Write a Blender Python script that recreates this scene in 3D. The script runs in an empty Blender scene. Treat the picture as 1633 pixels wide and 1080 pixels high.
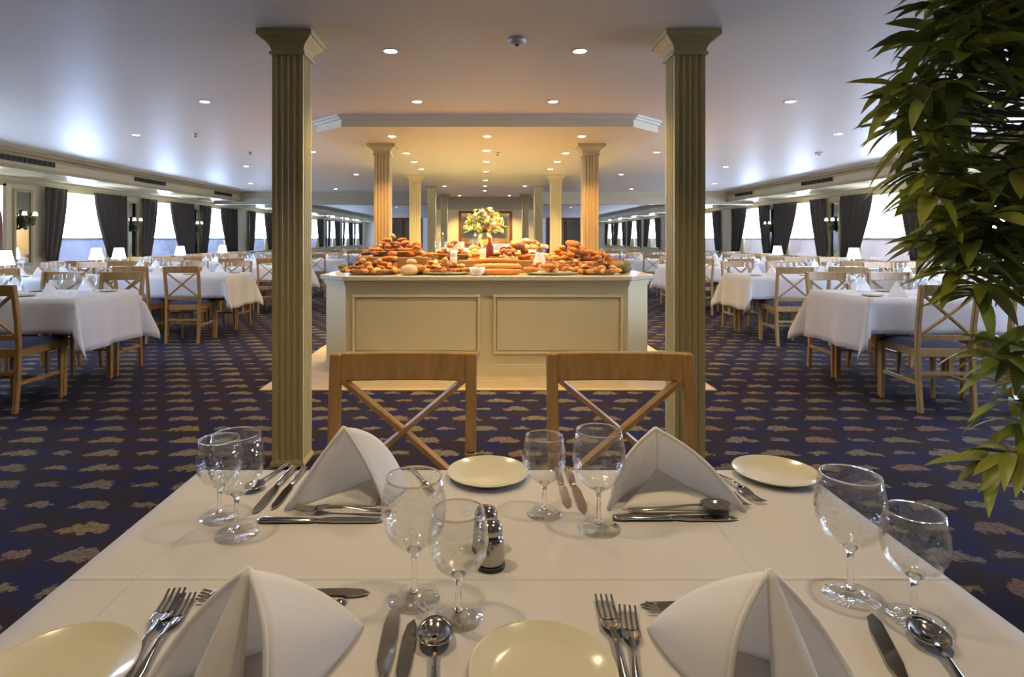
import bpy, math, random
from mathutils import Vector, Matrix
random.seed(7)
PI = math.pi
F = 950.0; VX = 771.0; VY = 380.0; CH = 1.2      # lens in pixels, principal point, eye height
col = bpy.context.scene.collection
sc = bpy.context.scene

def at(x, y, D):            # world point of a measured pixel at depth D
    return Vector(((x-VX)/F*D, D, CH-(y-VY)/F*D))
def ontab(x, y, h=.45):     # point on the near table top
    D = h*F/(y-VY)
    return ((x-VX)/F*D, D)

# ------------------------------------------------------------------ materials
def newmat(name):
    m = bpy.data.materials.new(name); m.use_nodes = True
    nt = m.node_tree; b = nt.nodes['Principled BSDF']
    return m, nt, b
def N(nt, t, **kw):
    n = nt.nodes.new(t)
    for k, v in kw.items(): setattr(n, k, v)
    return n
def plain(name, c, rough=.5, metal=0, spec=.5, var=0.0, scale=8, bump=0, bscale=60, coat=0):
    m, nt, b = newmat(name)
    b.inputs['Base Color'].default_value = (*c, 1)
    b.inputs['Roughness'].default_value = rough
    b.inputs['Metallic'].default_value = metal
    b.inputs['Specular IOR Level'].default_value = spec
    b.inputs['Coat Weight'].default_value = coat
    tc = N(nt, 'ShaderNodeTexCoord')
    if var:
        n = N(nt, 'ShaderNodeTexNoise'); n.inputs['Scale'].default_value = scale; n.inputs['Detail'].default_value = 4
        nt.links.new(tc.outputs['Object'], n.inputs['Vector'])
        r = N(nt, 'ShaderNodeMixRGB'); 
        r.inputs[1].default_value = (*[max(0, v*(1-var)) for v in c], 1)
        r.inputs[2].default_value = (*[min(1, v*(1+var)) for v in c], 1)
        nt.links.new(n.outputs['Fac'], r.inputs[0]); nt.links.new(r.outputs[0], b.inputs['Base Color'])
    if bump:
        n = N(nt, 'ShaderNodeTexNoise'); n.inputs['Scale'].default_value = bscale; n.inputs['Detail'].default_value = 3
        nt.links.new(tc.outputs['Object'], n.inputs['Vector'])
        u = N(nt, 'ShaderNodeBump'); u.inputs['Strength'].default_value = bump; u.inputs['Distance'].default_value = .01
        nt.links.new(n.outputs['Fac'], u.inputs['Height']); nt.links.new(u.outputs[0], b.inputs['Normal'])
    return m
def wood(name, c1, c2, rough=.35, sc_=(25, 25, 2.5)):
    m, nt, b = newmat(name)
    tc = N(nt, 'ShaderNodeTexCoord'); mp = N(nt, 'ShaderNodeMapping'); mp.inputs['Scale'].default_value = sc_
    n = N(nt, 'ShaderNodeTexNoise'); n.inputs['Scale'].default_value = 2; n.inputs['Detail'].default_value = 6; n.inputs['Distortion'].default_value = .6
    r = N(nt, 'ShaderNodeValToRGB'); r.color_ramp.elements[0].color = (*c1, 1); r.color_ramp.elements[1].color = (*c2, 1)
    r.color_ramp.elements[0].position = .3; r.color_ramp.elements[1].position = .7
    nt.links.new(tc.outputs['Object'], mp.inputs[0]); nt.links.new(mp.outputs[0], n.inputs['Vector'])
    nt.links.new(n.outputs['Fac'], r.inputs[0]); nt.links.new(r.outputs[0], b.inputs['Base Color'])
    b.inputs['Roughness'].default_value = rough
    return m
def emis(name, c, s):
    m, nt, b = newmat(name)
    b.inputs['Base Color'].default_value = (.8, .8, .8, 1)
    b.inputs['Emission Color'].default_value = (*c, 1); b.inputs['Emission Strength'].default_value = s
    return m

M = {}
M['oak'] = wood('honey_oak', (.30, .155, .045), (.42, .235, .075), .32)
M['oak_pale'] = wood('pale_oak', (.34, .22, .09), (.46, .31, .14), .35)
M['mahogany'] = wood('mahogany', (.13, .03, .012), (.2, .055, .02), .3)
M['floorwood'] = wood('beige_floor', (.55, .40, .20), (.66, .49, .26), .25, (3, 12, 3))
M['ceiling'] = plain('ceiling_paint', (.80, .755, .66), .47, spec=.6, var=.03, scale=1.5)
M['soffit'] = plain('soffit_paint', (.80, .75, .52), .4, var=.03, scale=2)
M['bulkhead'] = plain('bulkhead_gloss', (.60, .50, .30), .16, spec=.7, var=.04, scale=3)
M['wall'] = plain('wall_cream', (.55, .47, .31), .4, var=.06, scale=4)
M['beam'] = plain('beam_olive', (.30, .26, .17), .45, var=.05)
M['trim'] = plain('trim_gold', (.36, .30, .15), .35)
M['yellow'] = plain('wall_yellow', (.62, .50, .25), .45, var=.05)
M['column'] = plain('column_paint', (.50, .41, .19), .38, var=.08, scale=5)
M['buffet'] = plain('buffet_paint', (.66, .56, .31), .4, var=.05, scale=3, bump=.05)
M['stone'] = plain('counter_stone', (.62, .57, .42), .22, var=.15, scale=30)
M['cloth'] = plain('white_linen', (.76, .745, .74), .78, spec=.2, bump=.06, bscale=500)
M['napkin'] = plain('napkin_linen', (.80, .77, .73), .8, spec=.2, bump=.05, bscale=500)
M['cloth_cream'] = plain('cream_linen', (.66, .62, .5), .8, spec=.2)
def linen(name, c, tr=.3, crease=()):
    m = plain(name, c, .8, spec=.2)
    nt = m.node_tree; b = nt.nodes['Principled BSDF']; out = nt.nodes['Material Output']
    t = N(nt, 'ShaderNodeBsdfTranslucent'); t.inputs[0].default_value = (*c, 1); mx = N(nt, 'ShaderNodeMixShader'); mx.inputs[0].default_value = tr
    nt.links.new(b.outputs[0], mx.inputs[1]); nt.links.new(t.outputs[0], mx.inputs[2]); nt.links.new(mx.outputs[0], out.inputs[0])
    tc = N(nt, 'ShaderNodeTexCoord'); sp = N(nt, 'ShaderNodeSeparateXYZ'); nt.links.new(tc.outputs['Object'], sp.inputs[0])
    n1 = N(nt, 'ShaderNodeTexNoise'); n1.inputs['Scale'].default_value = 7; n1.inputs['Detail'].default_value = 2; nt.links.new(tc.outputs['Object'], n1.inputs['Vector'])
    last = N(nt, 'ShaderNodeMath', operation='MULTIPLY'); nt.links.new(n1.outputs['Fac'], last.inputs[0]); last.inputs[1].default_value = .5 if crease else .25
    for ax, p in crease:      # pressed fold lines of the cloth
        a = N(nt, 'ShaderNodeMath', operation='SUBTRACT'); nt.links.new(sp.outputs[ax], a.inputs[0]); a.inputs[1].default_value = p
        q = N(nt, 'ShaderNodeMath', operation='ABSOLUTE'); nt.links.new(a.outputs[0], q.inputs[0])
        r = N(nt, 'ShaderNodeMapRange'); r.interpolation_type = 'SMOOTHSTEP'; nt.links.new(q.outputs[0], r.inputs[0]); r.inputs[1].default_value = .006; r.inputs[2].default_value = 0; r.inputs[3].default_value = 0; r.inputs[4].default_value = .16
        d = N(nt, 'ShaderNodeMath', operation='ADD'); nt.links.new(last.outputs[0], d.inputs[0]); nt.links.new(r.outputs[0], d.inputs[1]); last = d
    u = N(nt, 'ShaderNodeBump'); u.inputs['Strength'].default_value = 1; u.inputs['Distance'].default_value = .012
    nt.links.new(last.outputs[0], u.inputs['Height']); nt.links.new(u.outputs[0], b.inputs['Normal'])
    return m
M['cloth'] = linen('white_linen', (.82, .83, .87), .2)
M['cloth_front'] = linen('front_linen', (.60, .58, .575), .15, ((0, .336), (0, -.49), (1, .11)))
M['napkin'] = linen('napkin_linen', (.88, .86, .83), .38)
M['navy'] = plain('navy_upholstery', (.02, .022, .075), .65, var=.25, scale=20)
M['curtain'] = plain('curtain_brown', (.032, .022, .014), .7, var=.3, scale=10)
M['china'] = plain('cream_china', (.56, .53, .40), .16, spec=.6)
M['white_china'] = plain('white_china', (.78, .77, .73), .18)
M['steel'] = plain('polished_steel', (.42, .39, .35), .12, metal=1)
M['dark_metal'] = plain('dark_metal', (.05, .045, .04), .4, metal=.6)
M['brass'] = plain('brass', (.55, .38, .14), .3, metal=1)
M['vent'] = plain('vent_dark', (.03, .028, .025), .5)
M['mirror'] = plain('mirror', (.75, .75, .72), .06, metal=1)
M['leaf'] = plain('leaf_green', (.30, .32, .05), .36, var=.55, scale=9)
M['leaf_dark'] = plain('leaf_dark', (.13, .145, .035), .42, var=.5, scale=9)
M['bark'] = plain('bark', (.16, .11, .06), .8, var=.3, scale=30)
M['pot'] = plain('terracotta', (.35, .16, .08), .6, var=.1)
M['soil'] = plain('soil', (.03, .02, .015), .9, var=.3)
M['white_plastic'] = plain('white_plastic', (.6, .58, .55), .4)
M['red'] = plain('red_paint', (.22, .035, .02), .35)
M['crust'] = plain('bread_crust', (.52, .19, .038), .5, var=.45, scale=14, bump=.3, bscale=40)
M['crust_dark'] = plain('bread_dark', (.27, .085, .02), .5, var=.45, scale=14, bump=.3, bscale=40)
M['crust_pale'] = plain('bread_pale', (.66, .35, .10), .55, var=.35, scale=14, bump=.3, bscale=40)
M['flour'] = plain('floured_crust', (.56, .40, .24), .8, var=.4, scale=20, bump=.4, bscale=40)
M['cheese'] = plain('yellow_cheese', (.72, .48, .12), .45, var=.2)
M['wicker'] = wood('wicker', (.24, .13, .05), (.45, .28, .12), .7, (60, 60, 60))
M['melon'] = plain('melon_rind', (.16, .14, .06), .5, var=.5, scale=25, bump=.3)
M['green'] = plain('leafy_green', (.14, .24, .05), .5, var=.4, scale=20)
M['petal_y'] = plain('petal_yellow', (.75, .55, .14), .6, var=.2)
M['petal_c'] = plain('petal_cream', (.8, .72, .48), .6, var=.1)
M['petal_r'] = plain('petal_rust', (.45, .13, .05), .6, var=.2)
M['bulwark_l'] = plain('bulwark_blue', (.10, .105, .15), .6, var=.05)
M['bulwark_r'] = plain('bulwark_pink', (.20, .15, .125), .6, var=.05)
M['shade'] = emis('lit_lampshade', (1, .93, .86), 1.4)
M['lamp'] = emis('lit_downlight', (1, .86, .66), 14)
M['blind_l'] = emis('backlit_blind_blue', (.46, .63, 1.0), 21)
M['blind_r'] = emis('backlit_blind', (.55, .68, 1.0), 20)

for k_ in ('leaf', 'leaf_dark'):
    nt_ = M[k_].node_tree; b_ = nt_.nodes['Principled BSDF']; t_ = N(nt_, 'ShaderNodeBsdfTranslucent'); x_ = N(nt_, 'ShaderNodeMixShader'); x_.inputs[0].default_value = .3
    nt_.links.new(b_.inputs['Base Color'].links[0].from_socket, t_.inputs[0])
    nt_.links.new(b_.outputs[0], x_.inputs[1]); nt_.links.new(t_.outputs[0], x_.inputs[2]); nt_.links.new(x_.outputs[0], nt_.nodes['Material Output'].inputs[0])
def thin_glass():
    m, nt, b = newmat('thin_glass'); nt.nodes.remove(b)
    out = nt.nodes['Material Output']
    t = N(nt, 'ShaderNodeBsdfTransparent'); t.inputs[0].default_value = (.965, .97, .965, 1)
    g = N(nt, 'ShaderNodeBsdfGlossy'); g.inputs['Roughness'].default_value = .02; g.inputs['Color'].default_value = (1, 1, 1, 1)
    lw = N(nt, 'ShaderNodeLayerWeight'); lw.inputs['Blend'].default_value = .5
    pw = N(nt, 'ShaderNodeMath', operation='POWER'); nt.links.new(lw.outputs['Facing'], pw.inputs[0]); pw.inputs[1].default_value = 3.2
    f = N(nt, 'ShaderNodeMath', operation='MULTIPLY_ADD'); nt.links.new(pw.outputs[0], f.inputs[0]); f.inputs[1].default_value = .70; f.inputs[2].default_value = .06
    tcg = N(nt, 'ShaderNodeTexCoord'); vo = N(nt, 'ShaderNodeTexVoronoi'); vo.inputs['Scale'].default_value = 130
    nt.links.new(tcg.outputs['Object'], vo.inputs['Vector'])
    bu = N(nt, 'ShaderNodeBump'); bu.inputs['Strength'].default_value = .55; bu.inputs['Distance'].default_value = .002
    nt.links.new(vo.outputs['Distance'], bu.inputs['Height']); nt.links.new(bu.outputs[0], g.inputs['Normal'])
    mx = N(nt, 'ShaderNodeMixShader')
    nt.links.new(f.outputs[0], mx.inputs[0]); nt.links.new(t.outputs[0], mx.inputs[1]); nt.links.new(g.outputs[0], mx.inputs[2])
    nt.links.new(mx.outputs[0], out.inputs[0])
    return m
M['glass'] = thin_glass()
def solid_glass():
    m, nt, b = newmat('solid_glass')
    b.inputs['Transmission Weight'].default_value = 1; b.inputs['Roughness'].default_value = .01; b.inputs['IOR'].default_value = 1.5
    b.inputs['Base Color'].default_value = (1, 1, 1, 1)
    return m
M['solid_glass'] = solid_glass()

def carpet():
    m, nt, b = newmat('patterned_carpet')
    L = nt.links.new
    geo = N(nt, 'ShaderNodeNewGeometry')
    def math_(op, a, b_=None, c=None):
        n = N(nt, 'ShaderNodeMath', operation=op)
        for i, v in enumerate((a, b_, c)):
            if v is None: continue
            if isinstance(v, (int, float)): n.inputs[i].default_value = v
            else: L(v, n.inputs[i])
        return n.outputs[0]
    # wobble
    nz = N(nt, 'ShaderNodeTexNoise'); nz.inputs['Scale'].default_value = 26; nz.inputs['Detail'].default_value = 3
    L(geo.outputs['Position'], nz.inputs['Vector'])
    sub = N(nt, 'ShaderNodeVectorMath', operation='SUBTRACT'); sub.inputs[1].default_value = (.5, .5, .5); L(nz.outputs['Color'], sub.inputs[0])
    scl = N(nt, 'ShaderNodeVectorMath', operation='SCALE'); scl.inputs['Scale'].default_value = .10; L(sub.outputs[0], scl.inputs[0])
    add = N(nt, 'ShaderNodeVectorMath', operation='ADD'); L(geo.outputs['Position'], add.inputs[0]); L(scl.outputs[0], add.inputs[1])
    sep0 = N(nt, 'ShaderNodeSeparateXYZ'); L(geo.outputs['Position'], sep0.inputs[0])
    sep = N(nt, 'ShaderNodeSeparateXYZ'); L(add.outputs[0], sep.inputs[0])
    S = .235
    v0 = math_('DIVIDE', sep0.outputs[1], .215); u0 = math_('DIVIDE', sep0.outputs[0], S)
    r = math_('FLOOR', v0)
    u0b = math_('ADD', u0, math_('MULTIPLY', r, .5))
    cidx = math_('FLOOR', u0b)
    # local, from the wobbled position
    lu = math_('SUBTRACT', math_('SUBTRACT', math_('ADD', math_('DIVIDE', sep.outputs[0], S), math_('MULTIPLY', r, .5)), cidx), .5)
    lv = math_('SUBTRACT', math_('SUBTRACT', math_('DIVIDE', sep.outputs[1], .215), r), .5)
    par = math_('MODULO', math_('ADD', cidx, 1000), 2)     # big/small
    cmb = N(nt, 'ShaderNodeCombineXYZ'); L(cidx, cmb.inputs[0]); L(r, cmb.inputs[1])
    wn = N(nt, 'ShaderNodeTexWhiteNoise', noise_dimensions='2D'); L(cmb.outputs[0], wn.inputs['Vector'])
    # arched shape: lv shifted by lu^2
    arch = math_('ADD', lv, math_('MULTIPLY', math_('MULTIPLY', lu, lu), .9))
    d = math_('ADD', math_('POWER', math_('ABSOLUTE', math_('DIVIDE', lu, .44)), 2), math_('POWER', math_('ABSOLUTE', math_('DIVIDE', arch, .23)), 2))
    d = math_('SQRT', d)
    thr = math_('SUBTRACT', .98, math_('MULTIPLY', par, .36))
    mask = math_('MULTIPLY', math_('SUBTRACT', thr, d), 9)
    mask = N(nt, 'ShaderNodeClamp').inputs[0].node if False else mask
    cl = N(nt, 'ShaderNodeClamp'); L(mask, cl.inputs[0])
    # breakup inside motif
    n2 = N(nt, 'ShaderNodeTexNoise'); n2.inputs['Scale'].default_value = 60; n2.inputs['Detail'].default_value = 2; L(geo.outputs['Position'], n2.inputs['Vector'])
    br = N(nt, 'ShaderNodeMapRange'); br.inputs[1].default_value = .38; br.inputs[2].default_value = .58; br.inputs[3].default_value = .5; br.inputs[4].default_value = 1.0
    L(n2.outputs['Fac'], br.inputs[0])
    fac = math_('MULTIPLY', cl.outputs[0], br.outputs[0])
    ramp = N(nt, 'ShaderNodeValToRGB'); e = ramp.color_ramp.elements
    e[0].color = (.18, .135, .055, 1); e[1].color = (.18, .10, .065, 1)
    x = e.new(.35); x.color = (.17, .135, .07, 1); x = e.new(.7); x.color = (.14, .12, .085, 1)
    L(wn.outputs['Value'], ramp.inputs[0])
    n3 = N(nt, 'ShaderNodeTexNoise'); n3.inputs['Scale'].default_value = 5; L(geo.outputs['Position'], n3.inputs['Vector'])
    base = N(nt, 'ShaderNodeValToRGB'); e = base.color_ramp.elements
    e[0].color = (.016, .007, .010, 1); e[1].color = (.007, .006, .040, 1); e[0].position = .42; e[1].position = .6
    L(n3.outputs['Fac'], base.inputs[0])
    mx = N(nt, 'ShaderNodeMixRGB'); L(fac, mx.inputs[0]); L(base.outputs[0], mx.inputs[1]); L(ramp.outputs[0], mx.inputs[2])
    L(mx.outputs[0], b.inputs['Base Color'])
    b.inputs['Roughness'].default_value = .95; b.inputs['Specular IOR Level'].default_value = .15
    b.inputs['Sheen Weight'].default_value = .03
    return m
M['carpet'] = carpet()

# ------------------------------------------------------------------ mesh builder
class MB:
    def __init__(s): s.v = []; s.f = []; s.sm = []
    def add(s, vs, fs, smooth=False):
        o = len(s.v); s.v += [tuple(p) for p in vs]
        for f in fs: s.f.append(tuple(i+o for i in f)); s.sm.append(smooth)
        return s
    def box(s, a, b, rot=0, taper=1.0):
        (x0, y0, z0), (x1, y1, z1) = a, b
        cx, cy = (x0+x1)/2, (y0+y1)/2
        vs = []
        for z, t in ((z0, taper), (z1, 1)):
            for x, y in ((x0, y0), (x1, y0), (x1, y1), (x0, y1)):
                vs.append((cx+(x-cx)*t, cy+(y-cy)*t, z))
        s.add(vs, [(3, 2, 1, 0), (4, 5, 6, 7), (0, 1, 5, 4), (1, 2, 6, 5), (2, 3, 7, 6), (3, 0, 4, 7)]); return s
    def prism(s, poly, z0, z1):
        n = len(poly)
        vs = [(x, y, z0) for x, y in poly]+[(x, y, z1) for x, y in poly]
        s.add(vs, [tuple(range(n-1, -1, -1)), tuple(range(n, 2*n))]+[(i, (i+1) % n, n+(i+1) % n, n+i) for i in range(n)]); return s
    def bar(s, p, q, w, h, up=(0, 0, 1)):      # rectangular bar p->q
        p = Vector(p); q = Vector(q); d = (q-p).normalized(); up = Vector(up)
        sd = d.cross(up)
        if sd.length < 1e-4: sd = d.cross(Vector((0, 1, 0)))
        sd.normalize(); u = sd.cross(d)
        vs = []
        for c in (p, q):
            for a, b in ((-1, -1), (1, -1), (1, 1), (-1, 1)): vs.append(c+sd*a*w/2+u*b*h/2)
        s.add(vs, [(0, 1, 2, 3), (7, 6, 5, 4), (0, 4, 5, 1), (1, 5, 6, 2), (2, 6, 7, 3), (3, 7, 4, 0)]); return s
    def tube(s, pts, r, n=8, cap=True, sx=1, sy=1):
        pts = [Vector(p) for p in pts]; rs = r if isinstance(r, (list, tuple)) else [r]*len(pts)
        vs = []; prev = None
        for i, p in enumerate(pts):
            d = (pts[min(i+1, len(pts)-1)]-pts[max(i-1, 0)]).normalized()
            if prev is None:
                a = Vector((0, 0, 1)) if abs(d.z) < .9 else Vector((1, 0, 0))
                u = d.cross(a).normalized()
            else:
                u = (prev-d*prev.dot(d)).normalized()
            prev = u; w = d.cross(u)
            for k in range(n):
                t = 2*PI*k/n
                vs.append(p+u*math.cos(t)*rs[i]*sx+w*math.sin(t)*rs[i]*sy)
        fs = [(i*n+k, i*n+(k+1) % n, (i+1)*n+(k+1) % n, (i+1)*n+k) for i in range(len(pts)-1) for k in range(n)]
        if cap: fs += [tuple(range(n-1, -1, -1)), tuple(range((len(pts)-1)*n, len(pts)*n))]
        s.add(vs, fs, True); return s
    def lathe(s, prof, n=24, c=(0, 0, 0), closed=False, sx=1, sy=1):
        vs = []
        for r, z in prof:
            for k in range(n):
                t = 2*PI*k/n; vs.append((c[0]+r*sx*math.cos(t), c[1]+r*sy*math.sin(t), c[2]+z))
        m = len(prof); fs = [(i*n+k, i*n+(k+1) % n, (i+1)*n+(k+1) % n, (i+1)*n+k) for i in range(m-1) for k in range(n)]
        if prof[0][0] > 1e-4 and not closed: fs.append(tuple(range(n-1, -1, -1)))
        if prof[-1][0] > 1e-4 and not closed: fs.append(tuple(range((m-1)*n, m*n)))
        if closed: fs += [((m-1)*n+k, (m-1)*n+(k+1) % n, (k+1) % n, k) for k in range(n)]
        s.add(vs, fs, True); return s
    def ball(s, c, r, n=10, m=6, sx=1, sy=1, sz=1):
        prof = [(max(1e-5, r*math.sin(PI*i/m)), -r*sz*math.cos(PI*i/m)) for i in range(m+1)]
        return s.lathe(prof, n, c, sx=sx, sy=sy)
    def grid(s, fn, nu, nv, smooth=True):
        vs = [fn(i/nu, j/nv) for j in range(nv+1) for i in range(nu+1)]
        w = nu+1
        s.add(vs, [(j*w+i, j*w+i+1, (j+1)*w+i+1, (j+1)*w+i) for j in range(nv) for i in range(nu)], smooth); return s
    def mesh(s, name, m):
        me = bpy.data.meshes.new(name); me.from_pydata(s.v, [], s.f)
        me.polygons.foreach_set('use_smooth', s.sm)
        me.materials.append(M[m] if isinstance(m, str) else m); me.update()
        return me
    def build(s, name, m, parent=None, loc=(0, 0, 0), rz=0):
        o = bpy.data.objects.new(name, s.mesh(name, m)); col.objects.link(o)
        o.location = loc; o.rotation_euler = (0, 0, rz); o.parent = parent
        return o
def tag(o, label=None, cat=None, group=None, kind=None):
    if label: o['label'] = label
    if cat: o['category'] = cat
    if group: o['group'] = group
    if kind: o['kind'] = kind
    return o
def thing(name, label, cat, loc=(0, 0, 0), rz=0, group=None):
    o = bpy.data.objects.new(name, None); col.objects.link(o); o.empty_display_size = .1
    o.location = loc; o.rotation_euler = (0, 0, rz)
    return tag(o, label, cat, group)
KIDS = {}
def dup(o, loc=None, rz=None, label=None, group=None, parent=None, kids=True):
    c = o.copy(); col.objects.link(c)
    if parent is not None: c.parent = parent
    if loc is not None: c.location = loc
    if rz is not None: c.rotation_euler = (0, 0, rz)
    if label: c['label'] = label
    if group: c['group'] = group
    if kids:
        if o.name not in KIDS: KIDS[o.name] = list(o.children)
        for ch in KIDS[o.name]: dup(ch, parent=c)
    return c
def struct(mb, name, m, parent=None):
    o = mb.build(name, m, parent)
    if parent is None: o['kind'] = 'structure'
    return o
def bevel(o, w=.004, seg=2):
    b = o.modifiers.new('bevel', 'BEVEL'); b.width = w; b.segments = seg; b.limit_method = 'ANGLE'; return o

# ------------------------------------------------------------------ room shell
AX = .03; CZ = 2.27; CW = 5.6; WW = 6.5; BZ = 2.05; Y0 = -4.0; Y1 = 31.8
struct(MB().box((-WW-.2, Y0, -.1), (WW+.2, Y1, 0)), 'floor', 'carpet')
struct(MB().box((-CW, Y0, CZ), (CW, Y1, CZ+.1)), 'ceiling', 'ceiling')
for s, nm in ((-1, 'left'), (1, 'right')):
    xs = sorted((s*CW, s*(WW+.1)))
    struct(MB().box((xs[0], Y0, BZ), (xs[1], Y1, CZ+.1)), 'ceiling_bulkhead_'+nm, 'bulkhead')
    mb = MB()
    a = s*(CW-.005)
    xs = sorted((a, a-s*.045)); mb.box((xs[0], Y0, CZ-.05), (xs[1], Y1, CZ-.001))
    xs = sorted((a, a-s*.02)); mb.box((xs[0], Y0, CZ-.085), (xs[1], Y1, CZ-.055))
    xs = sorted((a, a-s*.02)); mb.box((xs[0], Y0, BZ-.02), (xs[1], Y1, BZ+.025))
    struct(mb, 'trim_ceiling_'+nm, 'trim')
# windows
WIN = {-1: [4.7, 7.1, 9.5, 11.98, 14.3, 17.1, 19.8, 22.6, 25.3, 27.9, 30.2],
       1: [2.3, 4.7, 7.1, 9.5, 11.97, 14.2, 17.0, 19.8, 22.6, 25.3, 27.9, 30.2]}
HA = .62; HB = .95; ZS = .82; ZH = 1.94
for s, nm in ((-1, 'left'), (1, 'right')):
    mb = MB(); x0, x1 = sorted((s*WW, s*(WW+.15)))
    mb.box((x0, Y0, 0), (x1, Y1, ZS)); mb.box((x0, Y0, ZH), (x1, Y1, BZ+.05))
    ys = [Y0]+[v for c in WIN[s] for v in (c-HA, c+HB)]+[Y1]
    for i in range(0, len(ys), 2): mb.box((x0, ys[i], ZS), (x1, ys[i+1], ZH))
    struct(mb, 'wall_'+nm, 'wall')
    b = MB(); xs = sorted((s*WW, s*(WW-.02))); b.box((xs[0], Y0, 0), (xs[1], Y1, .12)); struct(b, 'baseboard_'+nm, 'trim')
    b = MB(); xs = sorted((s*WW, s*(WW-.03))); b.box((xs[0], Y0, ZH+.02), (xs[1], Y1, ZH+.06)); struct(b, 'trim_head_'+nm, 'trim')
    ow = MB(); xs = sorted((s*8.1, s*8.2)); ow.box((xs[0], Y0, -.3), (xs[1], Y1, 1.19))
    xs = sorted((s*7.98, s*8.3)); ow.box((xs[0], Y0, 1.19), (xs[1], Y1, 1.23))
    struct(ow, 'wall_deck_'+nm, 'bulwark_l' if s < 0 else 'bulwark_r')
wn = 0
for s in (-1, 1):
    for wi, c in enumerate(WIN[s]):
        wn += 1
        mb = MB(); xa, xb = sorted((s*(WW-.03), s*(WW+.1)))
        mb.box((xa, c-HA-.03, ZS-.04), (xb, c+HB+.03, ZS+.02)); mb.box((xa, c-HA-.03, ZH-.03), (xb, c+HB+.03, ZH+.02))
        mb.box((xa, c-HA-.03, ZS), (xb, c-HA+.03, ZH)); mb.box((xa, c+HB-.03, ZS), (xb, c+HB+.03, ZH))
        xa, xb = sorted((s*(WW+.03), s*(WW+.08))); mb.box((xa, c-HA, 1.175), (xb, c+HB, 1.205))
        w = struct(mb, 'window_%d' % wn, 'trim')
        xs = sorted((s*(WW+.05), s*(WW+.056)))
        MB().box((xs[0], c-HA+.03, ZS+.02), (xs[1], c+HB-.03, 1.175)).build('pane', 'glass', w)
        xs = sorted((s*(WW+.045), s*(WW+.05)))
        MB().box((xs[0], c-HA+.03, 1.205), (xs[1], c+HB-.03, ZH-.03)).build('lit_blind', 'blind_l' if s < 0 else 'blind_r', w)
# end and back walls
struct(MB().box((-WW-.15, Y1, 0), (WW+.15, Y1+.15, CZ+.1)), 'wall_far', 'ceiling')
struct(MB().box((-WW-.15, Y0-.15, 0), (WW+.15, Y0, CZ+.1)), 'wall_back', 'wall')
# cross beams
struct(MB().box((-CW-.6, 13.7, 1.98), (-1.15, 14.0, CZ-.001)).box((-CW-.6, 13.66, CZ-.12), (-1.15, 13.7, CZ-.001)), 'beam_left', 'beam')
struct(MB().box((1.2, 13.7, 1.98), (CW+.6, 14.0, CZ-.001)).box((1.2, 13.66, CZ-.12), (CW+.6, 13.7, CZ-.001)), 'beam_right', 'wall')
# central block behind the buffets
struct(MB().box((-1.3, 15.6, 0), (1.33, 17.5, 1.95)), 'wall_centre', 'yellow')
struct(MB().box((-1.36, 15.5, 1.95), (1.39, 17.6, CZ-.001)), 'beam_centre', 'beam')
# dropped ceiling over the buffets
def octa(x0, x1, y0, y1, c):
    return [(x0+c, y0), (x1-c, y0), (x1, y0+c), (x1, y1-c), (x1-c, y1), (x0+c, y1), (x0, y1-c), (x0, y0+c)]
DZ = 2.165
struct(MB().prism(octa(-1.53, 1.6, 5.16, 11.0, .3), DZ, CZ-.001), 'ceiling_dropped', 'soffit')
struct(MB().prism(octa(-1.56, 1.63, 5.13, 11.03, .3), DZ+.085, CZ-.0005).prism(octa(-1.545, 1.615, 5.145, 11.015, .3), DZ+.065, DZ+.085), 'trim_dropped_ceiling', 'ceiling')
# beige floor strip under the buffets
struct(MB().prism([(-1.76, 4.67), (1.83, 4.67), (1.83, 9.4), (-1.76, 9.4)], .001, .012), 'floor_buffet', 'floorwood')

# vents on the bulkhead
def vent(s, ya, yb, label):
    x = s*(CW-.006)
    t = thing('air_vent', label, 'vent', (x, (ya+yb)/2, 2.15), 0, 'air vents along the bulkheads')
    L = (yb-ya)/2
    xa, xb = sorted((0, -s*.012))
    MB().box((xa, -L, -.03), (xb, L, .03)).build('backing', 'vent', t)
    mb = MB()
    xa, xb = sorted((-s*.012, -s*.02))
    for z in (-.033, .027): mb.box((xa, -L, z), (xb, L, z+.006))
    k = 12
    for i in range(k+1): mb.box((xa, -L+2*L*i/k-.004, -.03), (xb, -L+2*L*i/k+.004, .03))
    mb.build('grille', 'dark_metal', t)
V = [(6.75, 7.75, 'nearest'), (9.55, 10.45, 'second nearest'), (12.4, 13.2, 'farthest')]
for s, nm in ((-1, 'left'), (1, 'right')):
    for ya, yb, w in V:
        vent(s, ya, yb, 'dark slotted air vent, %s of those above the %s windows' % (w, nm))

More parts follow.
